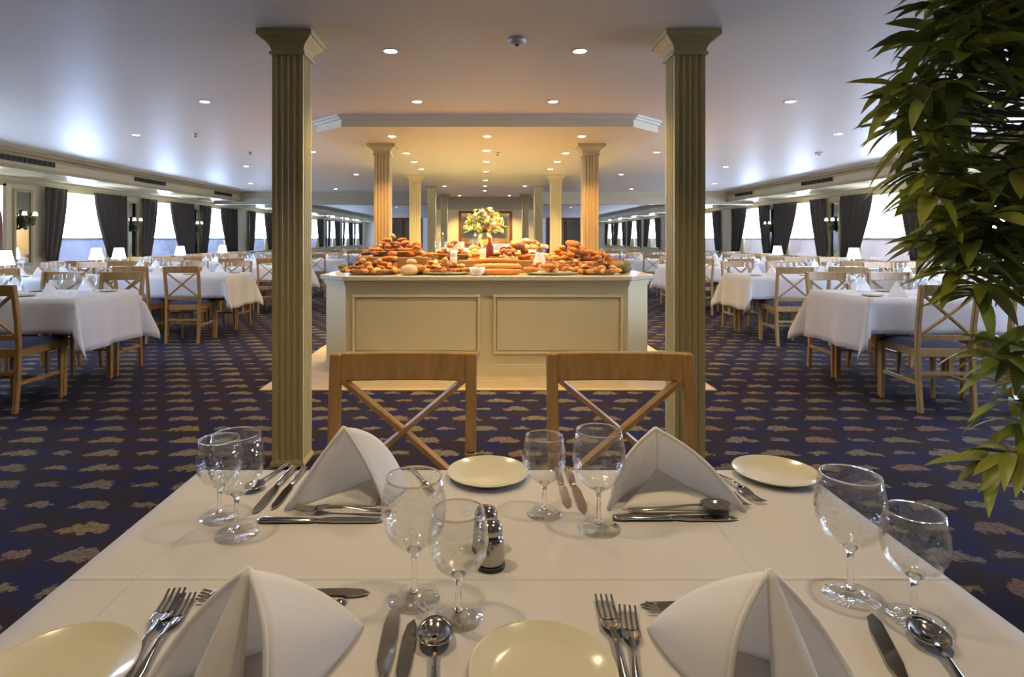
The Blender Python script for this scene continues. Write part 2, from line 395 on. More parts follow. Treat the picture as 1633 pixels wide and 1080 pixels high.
# curtains
def curtain_mesh(side):
    # far-side curtains (+1) are full, near-side ones (-1) narrower; gathered back towards the jamb and tied
    w, nar = (.90, .36) if side > 0 else (.47, .40)
    nf = 11 if side > 0 else 6
    def fn(u, v):
        z = 1.09*(1-v)
        full = w*(1-nar*min(1, v/.85)**1.5)
        if v > .85: full = w*(1-nar)*(1-.9*(v-.85))
        y = u*full
        d = .026*math.sin(u*PI*nf+v*1.2)*(1-.3*v)
        return (d, -side*y, z)
    return MB().grid(fn, nf*6, 14).mesh('curtain', 'curtain')
CM = {(s, d): curtain_mesh(d) for s in (-1, 1) for d in (-1, 1)}
def nth(i): return ['nearest', 'second', 'third', 'fourth', 'fifth', 'sixth', 'seventh', 'eighth', 'ninth', 'tenth', 'eleventh', 'twelfth', 'thirteenth'][i]
for s, nm in ((-1, 'left'), (1, 'right')):
    vis = [c for c in WIN[s] if c > 6]
    for i, c in enumerate(vis):
        if s < 0 and i == 0: continue
        for d, dn in ((-1, 'near'), (1, 'far')):
            o = bpy.data.objects.new('curtain', CM[(s, d)]); col.objects.link(o)
            o.location = (s*(WW-.10), c+(1.19 if d > 0 else -.80), ZH+.01-1.09)
            wide = 1.12 if (i == 2 or (s < 0 and i == 3)) else 1
            o.scale = (1, wide, 1)
            so = o.modifiers.new('thick', 'SOLIDIFY'); so.thickness = .006
            tag(o, 'dark brown tied curtain on %s side of the %s visible %s-hand window' % (dn, nth(i if s > 0 else i-1), nm), 'curtain', 'dark curtains at the windows')

# wall panels and sconces on the piers
def mb_sconce():
    t = thing('wall_sconce', 'x', 'sconce')
    MB().lathe([(.0001, 0), (.05, .005), (.05, .02), (.0001, .025)], 12).build('back_plate', 'brass', t)
    return t
pier_y = {-1: [8.39, 11.0, 13.4], 1: [8.39, 11.0, 13.4]}
for s, nm in ((-1, 'left'), (1, 'right')):
    for i, y in enumerate(pier_y[s]):
        p = thing('wall_mirror', 'tall framed mirror panel on the %s %s-hand pier between windows' % (nth(i), nm), 'mirror', (s*WW, y, 1.35), 0, 'mirror panels on the wall piers')
        x = -s
        def bx(a, b): 
            xs = sorted((a[0], b[0])); return (xs[0], a[1], a[2]), (xs[1], b[1], b[2])
        mb = MB()
        for aa, bb in (((0, -.17, .5), (x*.03, .17, .54)), ((0, -.17, -.54), (x*.03, .17, -.5)), ((0, -.17, -.5), (x*.03, -.135, .5)), ((0, .135, -.5), (x*.03, .17, .5))):
            mb.box(*bx(aa, bb))
        mb.build('frame', 'trim', p)
        MB().box(*bx((0, -.135, -.5), (x*.012, .135, .5))).build('mirror_glass', 'mirror', p)
        t = thing('wall_sconce', 'dark ornate wall sconce with small shades on the %s %s-hand pier' % (nth(i), nm), 'sconce', (s*(WW-.032), y, 1.5), 0, 'wall sconces between the windows')
        mb = MB(); mb.bar((0, 0, -.16), (0, 0, .1), .03, .05)
        for k in (-1, 1): mb.tube([(x*.015, 0, -.08), (x*.06, k*.05, -.12), (x*.08, k*.1, -.06), (x*.08, k*.1, .02)], .008, 6)
        mb.tube([(x*.015, 0, 0), (x*.07, 0, -.03), (x*.1, 0, .05)], .008, 6)
        mb.build('arms', 'dark_metal', t)
        lf = MB(); rr = random.Random(i+5)
        for k in range(34):
            a = rr.uniform(0, 2*PI); r = rr.uniform(.02, .09); c = Vector((x*rr.uniform(.03, .1), r*math.cos(a), -.06+r*1.3*math.sin(a)))
            lf.ball(c, .018, 5, 3, sy=1.6)
        lf.build('leaf_ornament', 'leaf_dark', t)
        for k in (-1, 1): MB().lathe([(.034, 0), (.022, .055)], 12, (x*.08, k*.1, .02)).build('shade', 'shade', t)

# arched mahogany panel at the left edge, between the near piers
t = thing('arched_panel', 'arched mahogany door panel set in the left wall at the picture edge', 'door panel', (-WW+.002, 7.45, 0))
def arch_poly(w, z0, z1, n=14): return [(-w, z0), (w, z0)]+[(w*math.cos(PI*k/n), z1-w+w*math.sin(PI*k/n)) for k in range(n+1)]
def arch_mesh(w, z1, d0, d1):
    P_ = arch_poly(w, 0, z1); n = len(P_)
    vs = [(d0, y, z) for y, z in P_]+[(d1, y, z) for y, z in P_]
    return MB().add(vs, [tuple(range(n)), tuple(range(2*n-1, n-1, -1))]+[(i, n+i, n+(i+1) % n, (i+1) % n) for i in range(n)])
arch_mesh(.54, 1.92, 0, .05).build('casing', 'mahogany', t)
arch_mesh(.44, 1.80, .05, .065).build('panel', 'mahogany', t)
MB().ball((.09, .3, 1.0), .025).build('knob', 'brass', t)

# ------------------------------------------------------------------ columns
def column(x, y, top, label, s=.16):
    t = thing('fluted_column', label, 'column', (x, y+s/2, 0), 0, 'fluted cream columns in two rows')
    h = s/2
    # fluted shaft outline
    poly = []
    nf = 4; e = .014
    def side(p0, p1, nrm):
        out = [p0]
        L = 2*h; m = .016; fw = (L-2*m)/nf
        d = ((p1[0]-p0[0])/L, (p1[1]-p0[1])/L)
        for k in range(nf):
            a = m+k*fw+fw*.14; b = m+(k+1)*fw-fw*.14
            for q in range(6):
                tt = a+(b-a)*q/5; dep = .010*math.sin(PI*q/5)
                out.append((p0[0]+d[0]*tt-nrm[0]*dep, p0[1]+d[1]*tt-nrm[1]*dep))
        return out
    poly += side((-h, -h), (h, -h), (0, -1)); poly += side((h, -h), (h, h), (1, 0)); poly += side((h, h), (-h, h), (0, 1)); poly += side((-h, h), (-h, -h), (-1, 0))
    MB().prism(poly, .04, top-.10).build('shaft', 'column', t)
    mb = MB()
    steps = [(h+.012, -.115, -.10), (h+.004, -.10, -.085)]
    for w, a, b in steps: mb.box((-w, -w, top+a), (w, w, top+b))
    prof = [(h+.006, -.085), (h+.010, -.07), (h+.022, -.055), (h+.042, -.04), (h+.055, -.028)]
    for (w0, z0), (w1, z1) in zip(prof, prof[1:]):
        mb.add([(-w0, -w0, top+z0), (w0, -w0, top+z0), (w0, w0, top+z0), (-w0, w0, top+z0), (-w1, -w1, top+z1), (w1, -w1, top+z1), (w1, w1, top+z1), (-w1, w1, top+z1)],
               [(0, 1, 5, 4), (1, 2, 6, 5), (2, 3, 7, 6), (3, 0, 4, 7)])
    mb.box((-h-.062, -h-.062, top-.028), (h+.062, h+.062, top-.001))
    mb.build('capital', 'column', t)
    mb = MB().box((-h-.008, -h-.008, 0.013), (h+.008, h+.008, .03)); mb.box((-h-.004, -h-.004, .03), (h+.004, h+.004, .04))
    mb.build('base', 'column', t)
    return t
cols = [(3.1, CZ), (6.1, DZ), (9.0, DZ), (11.9, CZ), (14.6, CZ)]
for i, (y, top) in enumerate(cols):
    for s, nm in ((-1, 'left'), (1, 'right')):
        x = -1.02 if (s < 0 and i == 0) else (1.075 if i == 0 else AX+s*1.07)
        if i == 4: x = AX+s*1.0
        w = ['tall cream fluted column nearest the camera, %s of the foreground chairs', 'fluted column just behind the bread buffet on its %s side', 'third fluted column from the front in the %s row', 'fourth fluted column from the front in the %s row', 'farthest small fluted column in the %s row'][i] % nm
        column(x, y, top, w)

# ------------------------------------------------------------------ ceiling lights
ln = 0
dl_ring = MB().lathe([(.034, -.002), (.047, -.006), (.052, 0), (.034, 0)], 20, closed=True).mesh('bezel', 'white_plastic')
dl_lens = MB().lathe([(.0001, -.004), (.034, -.004), (.034, -.001), (.0001, -.001)], 20).mesh('lit_lens', 'lamp')
def spot(loc, power, color, ang=115, blend=.8, r=.035, name='downlight_beam', parent=None):
    l = bpy.data.lights.new(name, 'SPOT'); l.energy = power; l.color = color; l.spot_size = math.radians(ang); l.spot_blend = blend; l.shadow_soft_size = r
    o = bpy.data.objects.new(name, l); col.objects.link(o); o.location = loc; o.parent = parent
    return o
LW_ = (1, .82, .58)
LIGHTS = [(-.53, 3.4, 0), (.55, 3.4, 0), (-2.18, 4.66, 0), (-.52, 4.66, 0), (.545, 4.66, 0), (2.40, 4.66, 0), (-3.59, 6.16, 0), (3.63, 6.1, 0), (-4.79, 7.26, 0), (-2.11, 7.36, 0), (4.83, 7.3, 0), (2.15, 7.4, 0),
          (3.62, 8.9, 0), (-3.52, 8.83, 0), (-2.13, 9.96, 0), (2.3, 9.96, 0), (-4.53, 11.6, 0), (4.5, 11.6, 0), (-3.2, 12.9, 0), (3.2, 12.9, 0),
          (-.865, 5.63, 1), (.035, 5.63, 1), (.93, 5.63, 1), (-.87, 6.75, 1), (.035, 6.55, 1), (.93, 6.75, 1), (-.87, 7.5, 1), (.035, 7.5, 1), (.93, 7.5, 1), (-.87, 8.3, 1), (.035, 8.6, 1), (.93, 8.3, 1),
          (.035, 9.9, 1), (-.8, 12.2, 0), (.03, 12.2, 0), (.85, 12.2, 0), (.03, 13.4, 0), (-.6, 14.9, 0), (.65, 14.9, 0), (-3.0, 16.5, 0), (3.0, 16.5, 0), (-3.0, 20.5, 0), (3.0, 20.5, 0), (-2.5, 25, 0), (2.5, 25, 0),  # lights beyond the crosswise beam are added to brighten the far walls
          (-.53, 2.1, 0), (.55, 2.1, 0), (-.53, .8, 0), (.55, .8, 0), (-2.2, 2.1, 0), (2.4, 2.1, 0), (-3.6, 3.3, 0), (3.6, 3.3, 0), (0, -1, 0), (-2.3, -.4, 0), (2.3, -.4, 0)]
def wherex(x): return 'left' if x < -.3 else ('right' if x > .3 else 'centre')
seen = {}
for i, (x, y, d) in enumerate(LIGHTS):
    z = (DZ if d else CZ)
    where = 'dropped ceiling' if d else 'main ceiling'
    zone = wherex(x) if abs(x) < 1.5 else ('mid '+wherex(x) if abs(x) < 2.6 else 'far '+wherex(x))
    k = (where, zone); seen[k] = seen.get(k, 0)+1
    lab = 'round lit recessed downlight, %s of those in the %s of the %s' % (nth(seen[k]-1), zone, where)
    t = thing('ceiling_downlight', lab, 'ceiling light', (x, y, z-.0005), 0, 'recessed ceiling downlights')
    for me, nm in ((dl_ring, 'bezel'), (dl_lens, 'lit_lens')):
        o = bpy.data.objects.new(nm, me); col.objects.link(o); o.parent = t
    pw = 26 if y < 5 else 32
    if d: pw = 42 if y < 6 else 70
    if y < 3: pw = 17
    if abs(x) > 1.9: pw = 14 if y < 8 else 32
    if y > 14.5: pw = 70
    if y > 9 and abs(x) < 1.5: pw = 90 if y < 14.5 else 130
    cw = (1, .52, .18) if (d and y < 5.7 and abs(x) > .5) else ((1, .80, .42) if d else ((1, .76, .45) if (y < 4 or abs(x) < 1.5) else LW_))
    spot((0, 0, -.03), pw, cw, parent=t)
# uplight from lamps hidden in the food island canopy is real bounce; detectors and sprinklers
for x, y, nm in ((.18, 3.2, 'between the two nearest downlights'), (4.2, 7.45, 'above the right-hand tables'), (.16, 6.7, 'on the dropped ceiling'), (-2.95, 6.1, 'above the left tables'), (-2.9, 7.4, 'left of the near column, farther one')):
    z = DZ if abs(x) < 1 and y > 5 else CZ
    t = thing('smoke_detector' if y in (3.2, 7.45) else 'sprinkler_head', 'small white ceiling detector ' + nm if y in (3.2, 7.45) else 'small metal sprinkler head '+nm, 'detector' if y in (3.2, 7.45) else 'sprinkler', (x, y, z-.0005))
    if y in (3.2, 7.45):
        MB().lathe([(.05, 0), (.05, -.012), (.035, -.03), (.0001, -.032)], 20).build('body', 'white_plastic', t)
        MB().lathe([(.012, -.031), (.010, -.037), (.0001, -.038)], 10).build('sensor', 'red' if x > 1 else 'dark_metal', t)
    else:
        MB().lathe([(.03, .003), (.03, -.004), (.01, -.006), (.008, -.03), (.02, -.034), (.0001, -.036)], 14).build('body', 'steel', t)

# ------------------------------------------------------------------ chairs
def make_chair(wm='oak'):
    t = thing('dining_chair', 'x', 'chair')
    hw = .183
    # rear posts (curved), back at -Y
    def post(s):
        pts = [(s*(hw-.005), -.225, 0), (s*(hw-.002), -.205, .22), (s*(hw-.0), -.20, .44), (s*(hw+.002), -.212, .62), (s*(hw+.004), -.25, .88)]
        mb = MB()
        for a, b in zip(pts, pts[1:]): mb.bar(a, b, .030, .034, (0, 1, 0))
        return mb
    for s in (-1, 1): bevel(post(s).build('leg', wm, t), .004, 1)
    for s in (-1, 1):
        bevel(MB().box((s*.185-.017, .165, 0), (s*.185+.017, .199, .43), taper=.75).build('leg', wm, t), .004, 1)
    # curved top rail
    def rail(z0, z1, th, y0, y1, bow, hwid):
        mb = MB(); n = 10; vs = []
        for i in range(n+1):
            u = -1+2*i/n; x = u*hwid; b = bow*(1-u*u)
            for (z, yy) in ((z0, y0), (z1, y1)):
                vs += [(x, yy-b, z), (x, yy-b+th, z)]
        fs = []
        for i in range(n):
            a = i*4; c = a+4
            fs += [(a, a+2, c+2, c), (a+1, c+1, c+3, a+3), (a+2, a+3, c+3, c+2), (a, c, c+1, a+1)]
        fs += [(0, 1, 3, 2), (n*4, n*4+2, n*4+3, n*4+1)]
        return mb.add(vs, fs)
    bevel(rail(.806, .882, .022, -.250, -.262, .018, .201).build('top_rail', wm, t), .004, 2)
    rail(.50, .535, .018, -.214, -.218, .006, .17).build('lower_rail', wm, t)
    mb = MB()
    for s in (-1, 1):
        A = Vector((-s*.168, -.205, .535)); B = Vector((s*.168, -.242, .81)); Cc = (A+B)/2+Vector((0, -.006-.004*s, 0))
        mb.bar(A, Cc, .012, .030, (0, -1, .1)); mb.bar(Cc, B, .012, .030, (0, -1, .1))
    o = mb.build('cross_brace', wm, t)
    mb = MB().box((-.19, .168, .38), (.19, .196, .44)); mb.box((-.19, -.2, .38), (-.168, .17, .44)); mb.box((.168, -.2, .38), (.19, .17, .44)); mb.box((-.17, -.205, .38), (.17, -.185, .44))
    bevel(mb.build('seat_frame', wm, t), .003, 1)
    mb = MB()
    for z, y in ((.20, 0),): 
        for s in (-1, 1): mb.bar((s*.182, -.2, .2), (s*.182, .18, .2), .018, .024)
    mb.bar((-.18, .0, .2), (.18, .0, .2), .018, .022)
    mb.bar((-.18, -.205, .27), (.18, -.205, .27), .016, .022)
    mb.build('stretcher', wm, t)
    # seat cushion
    mb = MB(); n = 10
    def fn(u, v):
        x = -.205+.41*u; y = -.195+.41*v
        e = min(1, 6*min(u, 1-u, v, 1-v)); return (x, y, .442+.03*e**.5+.006*math.sin(PI*u)*math.sin(PI*v))
    mb.grid(fn, n, n)
    mb.add([(-.205, -.195, .442), (.205, -.195, .442), (.205, .215, .442), (-.205, .215, .442)], [(0, 3, 2, 1)])
    mb.build('seat', 'navy', t)
    return t
chairA = make_chair('oak'); chairB = make_chair('oak_pale')
_used = set()
def place_chair(x, y, rz, label, pale=False, group='cross-back chairs around the dining tables'):
    src = chairB if pale else chairA
    if src.name not in _used:
        _used.add(src.name); KIDS[src.name] = list(src.children)
        src.location = (x, y, .001); src.rotation_euler = (0, 0, rz); src['label'] = label; src['group'] = group; return src
    return dup(src, (x, y, .001), rz, label, group)
place_chair(-.218, 1.40, PI+.01, 'honey oak cross-back chair behind the foreground table, left of the pair')
place_chair(.372, 1.40, PI-.015, 'honey oak cross-back chair behind the foreground table, right of the pair')

# ------------------------------------------------------------------ table cloth
def cloth_mb(w, d, hangx, hangy, seed=0, nx=None, res=.05, wave=.018):
    hang = max(hangx, hangy)
    rr = random.Random(seed); ph = [rr.uniform(0, 6.28) for _ in range(8)]
    W = w/2; Dp = d/2
    def axis(half, hang):
        n = max(4, int(2*half/res)); a = [-half+2*half*i/n for i in range(n+1)]
        m = max(5, int(hang/res*1.4)); o = [hang*(i/m) for i in range(1, m+1)]
        return [-half-v for v in reversed(o)]+a+[half+v for v in o]
    xs = axis(W, hangx); ys = axis(Dp, hangy)
    vs = []
    for y in ys:
        for x in xs:
            a = max(0, abs(x)-W); b = max(0, abs(y)-Dp); sx = 1 if x > 0 else -1; sy = 1 if y > 0 else -1
            if a == 0 and b == 0: vs.append((x, y, 0)); continue
            if b == 0:
                r = a; out = .006+.05*r+wave*(r/hang)*math.sin(y*13+ph[0 if sx > 0 else 1])+wave*.5*(r/hang)*math.sin(y*29+ph[2])
                vs.append((sx*(W+out), y, -r*.985+ (.006 if r > .001 else 0)-.006)); continue
            if a == 0:
                r = b; out = .006+.05*r+wave*(r/hang)*math.sin(x*12+ph[3 if sy > 0 else 4])+wave*.5*(r/hang)*math.sin(x*27+ph[5])
                vs.append((x, sy*(Dp+out), -r*.985)); continue
            r = math.hypot(a, b); th = math.atan2(b, a)
            fold = math.sin(2*th)
            out = .006+.05*r+.34*r*fold**2*(1 if fold > 0 else 0)+.02*r*math.sin(6*th+ph[6])
            vs.append((sx*(W+out*math.cos(th)), sy*(Dp+out*math.sin(th)), -r*(.985-.07*fold)))
    nx = len(xs); ny = len(ys)
    fs = [(j*nx+i, j*nx+i+1, (j+1)*nx+i+1, (j+1)*nx+i) for j in range(ny-1) for i in range(nx-1)]
    return MB().add(vs, fs, True)
def cloth(w, d, hangx, hangy, loc, label, group, seed=0, m='cloth', res=.05, me=None):
    if me is None: me = cloth_mb(w, d, hangx, hangy, seed, res=res).mesh('tablecloth', m)
    o = bpy.data.objects.new('tablecloth', me); col.objects.link(o); o.location = loc
    if not o.modifiers:
        so = o.modifiers.new('thick', 'SOLIDIFY'); so.thickness = .0015; so.offset = 1
    return tag(o, label, 'tablecloth', group)
def table_parts(w, d):
    t = thing('dining_table', 'x', 'table')
    bevel(MB().box((-w/2+.006, -d/2+.006, .715), (w/2-.006, d/2-.006, .745)).build('tabletop', 'oak', t), .003, 1)
    mb = MB().box((-w/2+.06, -d/2+.06, .65), (w/2-.06, -d/2+.08, .715)); mb.box((-w/2+.06, d/2-.08, .65), (w/2-.06, d/2-.06, .715)); mb.build('apron', 'oak', t)
    for sx in (-1, 1):
        for sy in (-1, 1):
            cx = sx*(w/2-.17); cy = sy*(d/2-.12)
            MB().box((cx-.022, cy-.022, 0), (cx+.022, cy+.022, .715), taper=.75).build('leg', 'oak', t)
    return t
# foreground table: top at z=.75, cloth top surface .75
tw, td = 1.163, .955
tcx = (.615-.548)/2; tcy = 1.155-td/2
t = table_parts(tw, td); t.location = (tcx, tcy, 0.001); tag(t, 'foreground dining table hidden under its white cloth', 'table')
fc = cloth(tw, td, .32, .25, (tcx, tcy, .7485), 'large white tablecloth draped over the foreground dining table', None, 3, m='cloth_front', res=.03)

# ------------------------------------------------------------------ cutlery (lies along +Y, tip at +Y, origin at the middle)
def mk_fork(L=.19):
    t = thing('fork', 'x', 'fork')
    y0 = -L/2; hy = L/2-.062
    mb = MB().tube([(0, y0, .003), (0, y0+.01, .0032), (0, y0+.05, .0045), (0, hy-.035, .010), (0, hy-.004, .009)], [.004, .0075, .0055, .0028, .004], 10, sx=1, sy=.38)
    mb.build('handle', 'steel', t)
    mb = MB()
    def fn(u, v):
        w = .0115*min(1, .45+v*1.6); return ((2*u-1)*w, hy-.006+v*.028, .008-.005*v+.002*(2*u-1)**2)
    mb.grid(fn, 6, 5)
    for k in range(4):
        x = -.0097+k*.00647
        mb.bar((x, hy+.02, .0035), (x, hy+.045, .0035), .0030, .0016); mb.bar((x, hy+.045, .0035), (x*.98, hy+.062, .0075), .0026, .0014)
    o = mb.build('tines', 'steel', t); s = o.modifiers.new('thick', 'SOLIDIFY'); s.thickness = .0012
    return t
def mk_knife(L=.215):
    t = thing('table_knife', 'x', 'knife')
    y0 = -L/2
    MB().tube([(0, y0, .004), (0, y0+.008, .004), (0, y0+.05, .004), (0, y0+.09, .004), (0, y0+.1, .004)], [.005, .0085, .0075, .0065, .005], 10, sx=1, sy=.5).build('handle', 'steel', t)
    P_ = [(-.004, y0+.098), (-.010, y0+.12), (-.0115, L/2-.035), (-.0085, L/2-.010), (-.001, L/2), (.005, L/2-.016), (.0068, y0+.13), (.004, y0+.098)]
    MB().prism(P_, .0025, .0045).build('blade', 'steel', t)
    return t
def mk_spoon(L=.18):
    t = thing('soup_spoon', 'x', 'spoon')
    y0 = -L/2; hy = L/2-.05
    MB().tube([(0, y0, .003), (0, y0+.01, .0032), (0, y0+.05, .0045), (0, hy-.02, .010), (0, hy+.004, .010)], [.004, .0075, .0055, .003, .004], 10, sx=1, sy=.38).build('handle', 'steel', t)
    mb = MB(); n = 20; vs = []
    R = [1, .85, .6, .3, .001]
    for q, r in enumerate(R):
        for k in range(n):
            a = 2*PI*k/n; vs.append((.0205*r*math.cos(a)*(1-.12*math.sin(a)), hy+.024+.0265*r*math.sin(a), .0115-.010*(1-r*r)**.8))
    mb.add(vs, [(q*n+k, q*n+(k+1) % n, (q+1)*n+(k+1) % n, (q+1)*n+k) for q in range(len(R)-1) for k in range(n)], True)
    o = mb.build('bowl', 'steel', t); s = o.modifiers.new('thick', 'SOLIDIFY'); s.thickness = .0012; s.offset = 1
    return t
TZ = .7502
proto = {'fork': mk_fork(), 'knife': mk_knife(), 'spoon': mk_spoon()}
used2 = set()
def put(kind, px0, py0, px1, py1, label, L=None, z=TZ):
    """from handle end to tip, both measured on the table top; the object keeps its own length around the middle"""
    a = Vector(ontab(px0, py0)); b = Vector(ontab(px1, py1)); d = b-a
    rz = math.atan2(-d.x, d.y); src = proto[kind]
    Ls = {'fork': .19, 'knife': .215, 'spoon': .18}[kind]; s = 1 if L is None else L/Ls
    tip = b-d.normalized()*Ls*s/2      # tip fixed
    if kind not in used2:
        used2.add(kind); KIDS[src.name] = list(src.children); o = src; o['label'] = label
        o.location = (tip.x, tip.y, z+.0); o.rotation_euler = (0, 0, rz)
        o['group'] = 'cutlery on the foreground table'
    else: o = dup(src, (tip.x, tip.y, z), rz, label, 'cutlery on the foreground table')
    o.scale = (s, s, s); return o
put('fork', 200, 1085, 283, 948, 'longer steel fork left of the near-left napkin, outer of two')
put('fork', 222, 1085, 300, 955, 'steel fork half under the near-left napkin, inner of two', .18)
put('knife', 598, 1150, 634, 972, 'large steel table knife between near-left napkin and front bread plate')
put('knife', 630, 1150, 662, 993, 'smaller steel knife between large knife and soup spoon at near left', .19)
put('spoon', 690, 1180, 694, 998, 'round steel soup spoon beside the near-left knives')
put('knife', 320, 953, 590, 951, 'dessert knife lying crosswise above the near-left napkin', .2)
put('fork', 590, 964, 318, 957, 'dessert fork crosswise above the near-left napkin, tines at left', .185)
put('fork', 1010, 1140, 962, 958, 'steel fork right of front bread plate, outer of two')
put('fork', 1022, 1140, 1000, 975, 'steel fork beside the near-right napkin, inner of two', .18)
put('knife', 1470, 1150, 1392, 984, 'large steel knife at right beside the near-right napkin')
put('spoon', 1560, 1130, 1462, 1000, 'round steel soup spoon at the lower right of the table')
put('knife', 1300, 966, 1020, 968, 'dessert knife lying crosswise above the near-right napkin', .17)
put('fork', 1290, 978, 1032, 975, 'dessert fork crosswise, half under the near-right napkin', .16)
put('knife', 465, 752, 402, 822, 'outer steel knife left of the far-left napkin', .2)
put('knife', 480, 756, 432, 815, 'inner steel knife left of the far-left napkin', .18)
put('spoon', 440, 756, 395, 790, 'steel soup spoon beside the far-left glasses', .15)
put('knife', 432, 833, 612, 834, 'dessert knife lying crosswise before the far-left napkin', .2)
put('fork', 605, 822, 470, 818, 'dessert fork lying crosswise before the far-left napkin', .16, TZ+.0045)
put('fork', 660, 752, 690, 790, 'steel fork between far-left napkin and far bread plate', .13)
put('knife', 905, 748, 930, 820, 'steel table knife left of the far-right napkin, next to goblet', .19)
put('knife', 888, 748, 905, 812, 'smaller steel knife between the two far middle glasses', .17)
put('knife', 975, 829, 1178, 831, 'dessert knife lying crosswise before the far-right napkin', .2)
put('spoon', 985, 821, 1165, 818, 'dessert spoon lying crosswise before the far-right napkin', .17, TZ+.0045)
put('fork', 1135, 752, 1215, 806, 'steel fork right of the far-right napkin, outer of two', .17)
put('fork', 1120, 757, 1190, 812, 'steel fork touching the far-right napkin, inner of two', .16)

# ------------------------------------------------------------------ plates
plate_mb = MB().lathe([(.0001, .004), (.048, .004), (.055, .006), (.074, .0125), (.0755, .0135), (.0765, .012), (.056, .002), (.046, 0), (.0001, 0)], 48)
pm = plate_mb.mesh('bread_plate', 'china')
for px, py, lab in ((778, 761, 'cream side plate at the far middle of the table'), (1236, 760, 'cream side plate near the far right table corner'),
                    (866, 1085, 'cream side plate at the near middle, cut by the picture bottom'), (88, 1088, 'cream side plate at the near left corner of the table')):
    x, y = ontab(px, py); o = bpy.data.objects.new('side_plate', pm); col.objects.link(o); o.location = (x, y, TZ); tag(o, lab, 'plate', 'side plates on the foreground table')

# ------------------------------------------------------------------ glasses
def glass_profiles(h, r):
    fr = r*.80
    foot = [(.0001, 0), (fr, 0), (fr, .0012), (fr*.5, .0032), (.0055, .008), (.0001, .009)]
    stem = [(.0048, .0075), (.0036, .02), (.0034, h*.30), (.0048, h*.37), (.009, h*.405)]
    zb = h*.40; H = h-zb
    out = [(.006, zb-.002), (r*.42, zb+H*.05), (r*.74, zb+H*.17), (r*.93, zb+H*.34), (r, zb+H*.52), (r*.97, zb+H*.72), (r*.90, zb+H*.88), (r*.855, h)]
    return foot, stem, out
def mk_glass(h, r, name):
    t = thing(name, 'x', 'glass')
    foot, stem, out = glass_profiles(h, r)
    MB().lathe(foot, 32).build('foot', 'glass', t)
    MB().lathe([(.0001, .0075)]+stem+[(.0001, stem[-1][1]+.004)], 16).build('stem', 'solid_glass', t)
    inn = [(max(.0002, x-.0014), z+.0012) for x, z in out]
    inn[-1] = (out[-1][0]-.0012, h)
    prof = out+list(reversed(inn))
    prof = prof+[(.0001, out[0][1]+.004)]
    MB().lathe([(.0001, out[0][1])]+prof, 40).build('bowl', 'glass', t)
    MB().lathe([(out[-1][0]-.0014, h-.0006), (out[-1][0]+.0002, h-.0006), (out[-1][0]+.0002, h+.0008), (out[-1][0]-.0014, h+.0008)], 40, closed=True).build('rim', 'solid_glass', t)
    return t
gob = mk_glass(.152, .041, 'water_goblet'); win = mk_glass(.127, .036, 'wine_glass')
G = [('g', 377, 852, 'large clear goblet at far left corner, in front of its pair'), ('w', 350, 826, 'smaller wine glass at far left corner, behind the goblet'),
     ('w', 868, 820, 'small wine glass behind the shakers, left of the far goblet'), ('g', 955, 843, 'large goblet left of the far-right napkin'),
     ('g', 660, 955, 'large goblet standing left of the shakers'), ('w', 731, 985, 'wine glass in front of the shakers'),
     ('g', 1356, 950, 'large goblet near the right edge of the table'), ('w', 1458, 988, 'wine glass at the right edge beside the soup spoon')]
first = set()
for k, px, py, lab in G:
    x, y = ontab(px, py); src = gob if k == 'g' else win
    if k not in first:
        first.add(k); KIDS[src.name] = list(src.children); o = src; o.location = (x, y, TZ); o['label'] = lab; o['group'] = 'stemmed glasses on the foreground table'
    else: o = dup(src, (x, y, TZ), random.uniform(0, 3), lab, 'stemmed glasses on the foreground table')
# shakers
for px, py, lab in ((782, 903, 'round steel shaker in front, beside the wine glass'), (775, 877, 'round steel shaker directly behind the other shaker')):
    x, y = ontab(px, py)
    t = thing('shaker', lab, 'shaker', (x, y, TZ), 0, 'pair of steel shakers on the foreground table')
    MB().lathe([(.0001, 0), (.0195, 0), (.0205, .0015), (.0205, .004), (.0195, .006)], 32).build('base_ring', 'dark_metal', t)
    MB().lathe([(.0001, .006), (.0195, .006), (.0195, .012), (.018, .036), (.0165, .042), (.0001, .042)], 32).build('body', 'steel', t)
    MB().lathe([(.0001, .042), (.0155, .042), (.0155, .046), (.017, .047), (.0165, .054), (.013, .060), (.006, .063), (.0001, .0635)], 32).build('cap', 'steel', t)

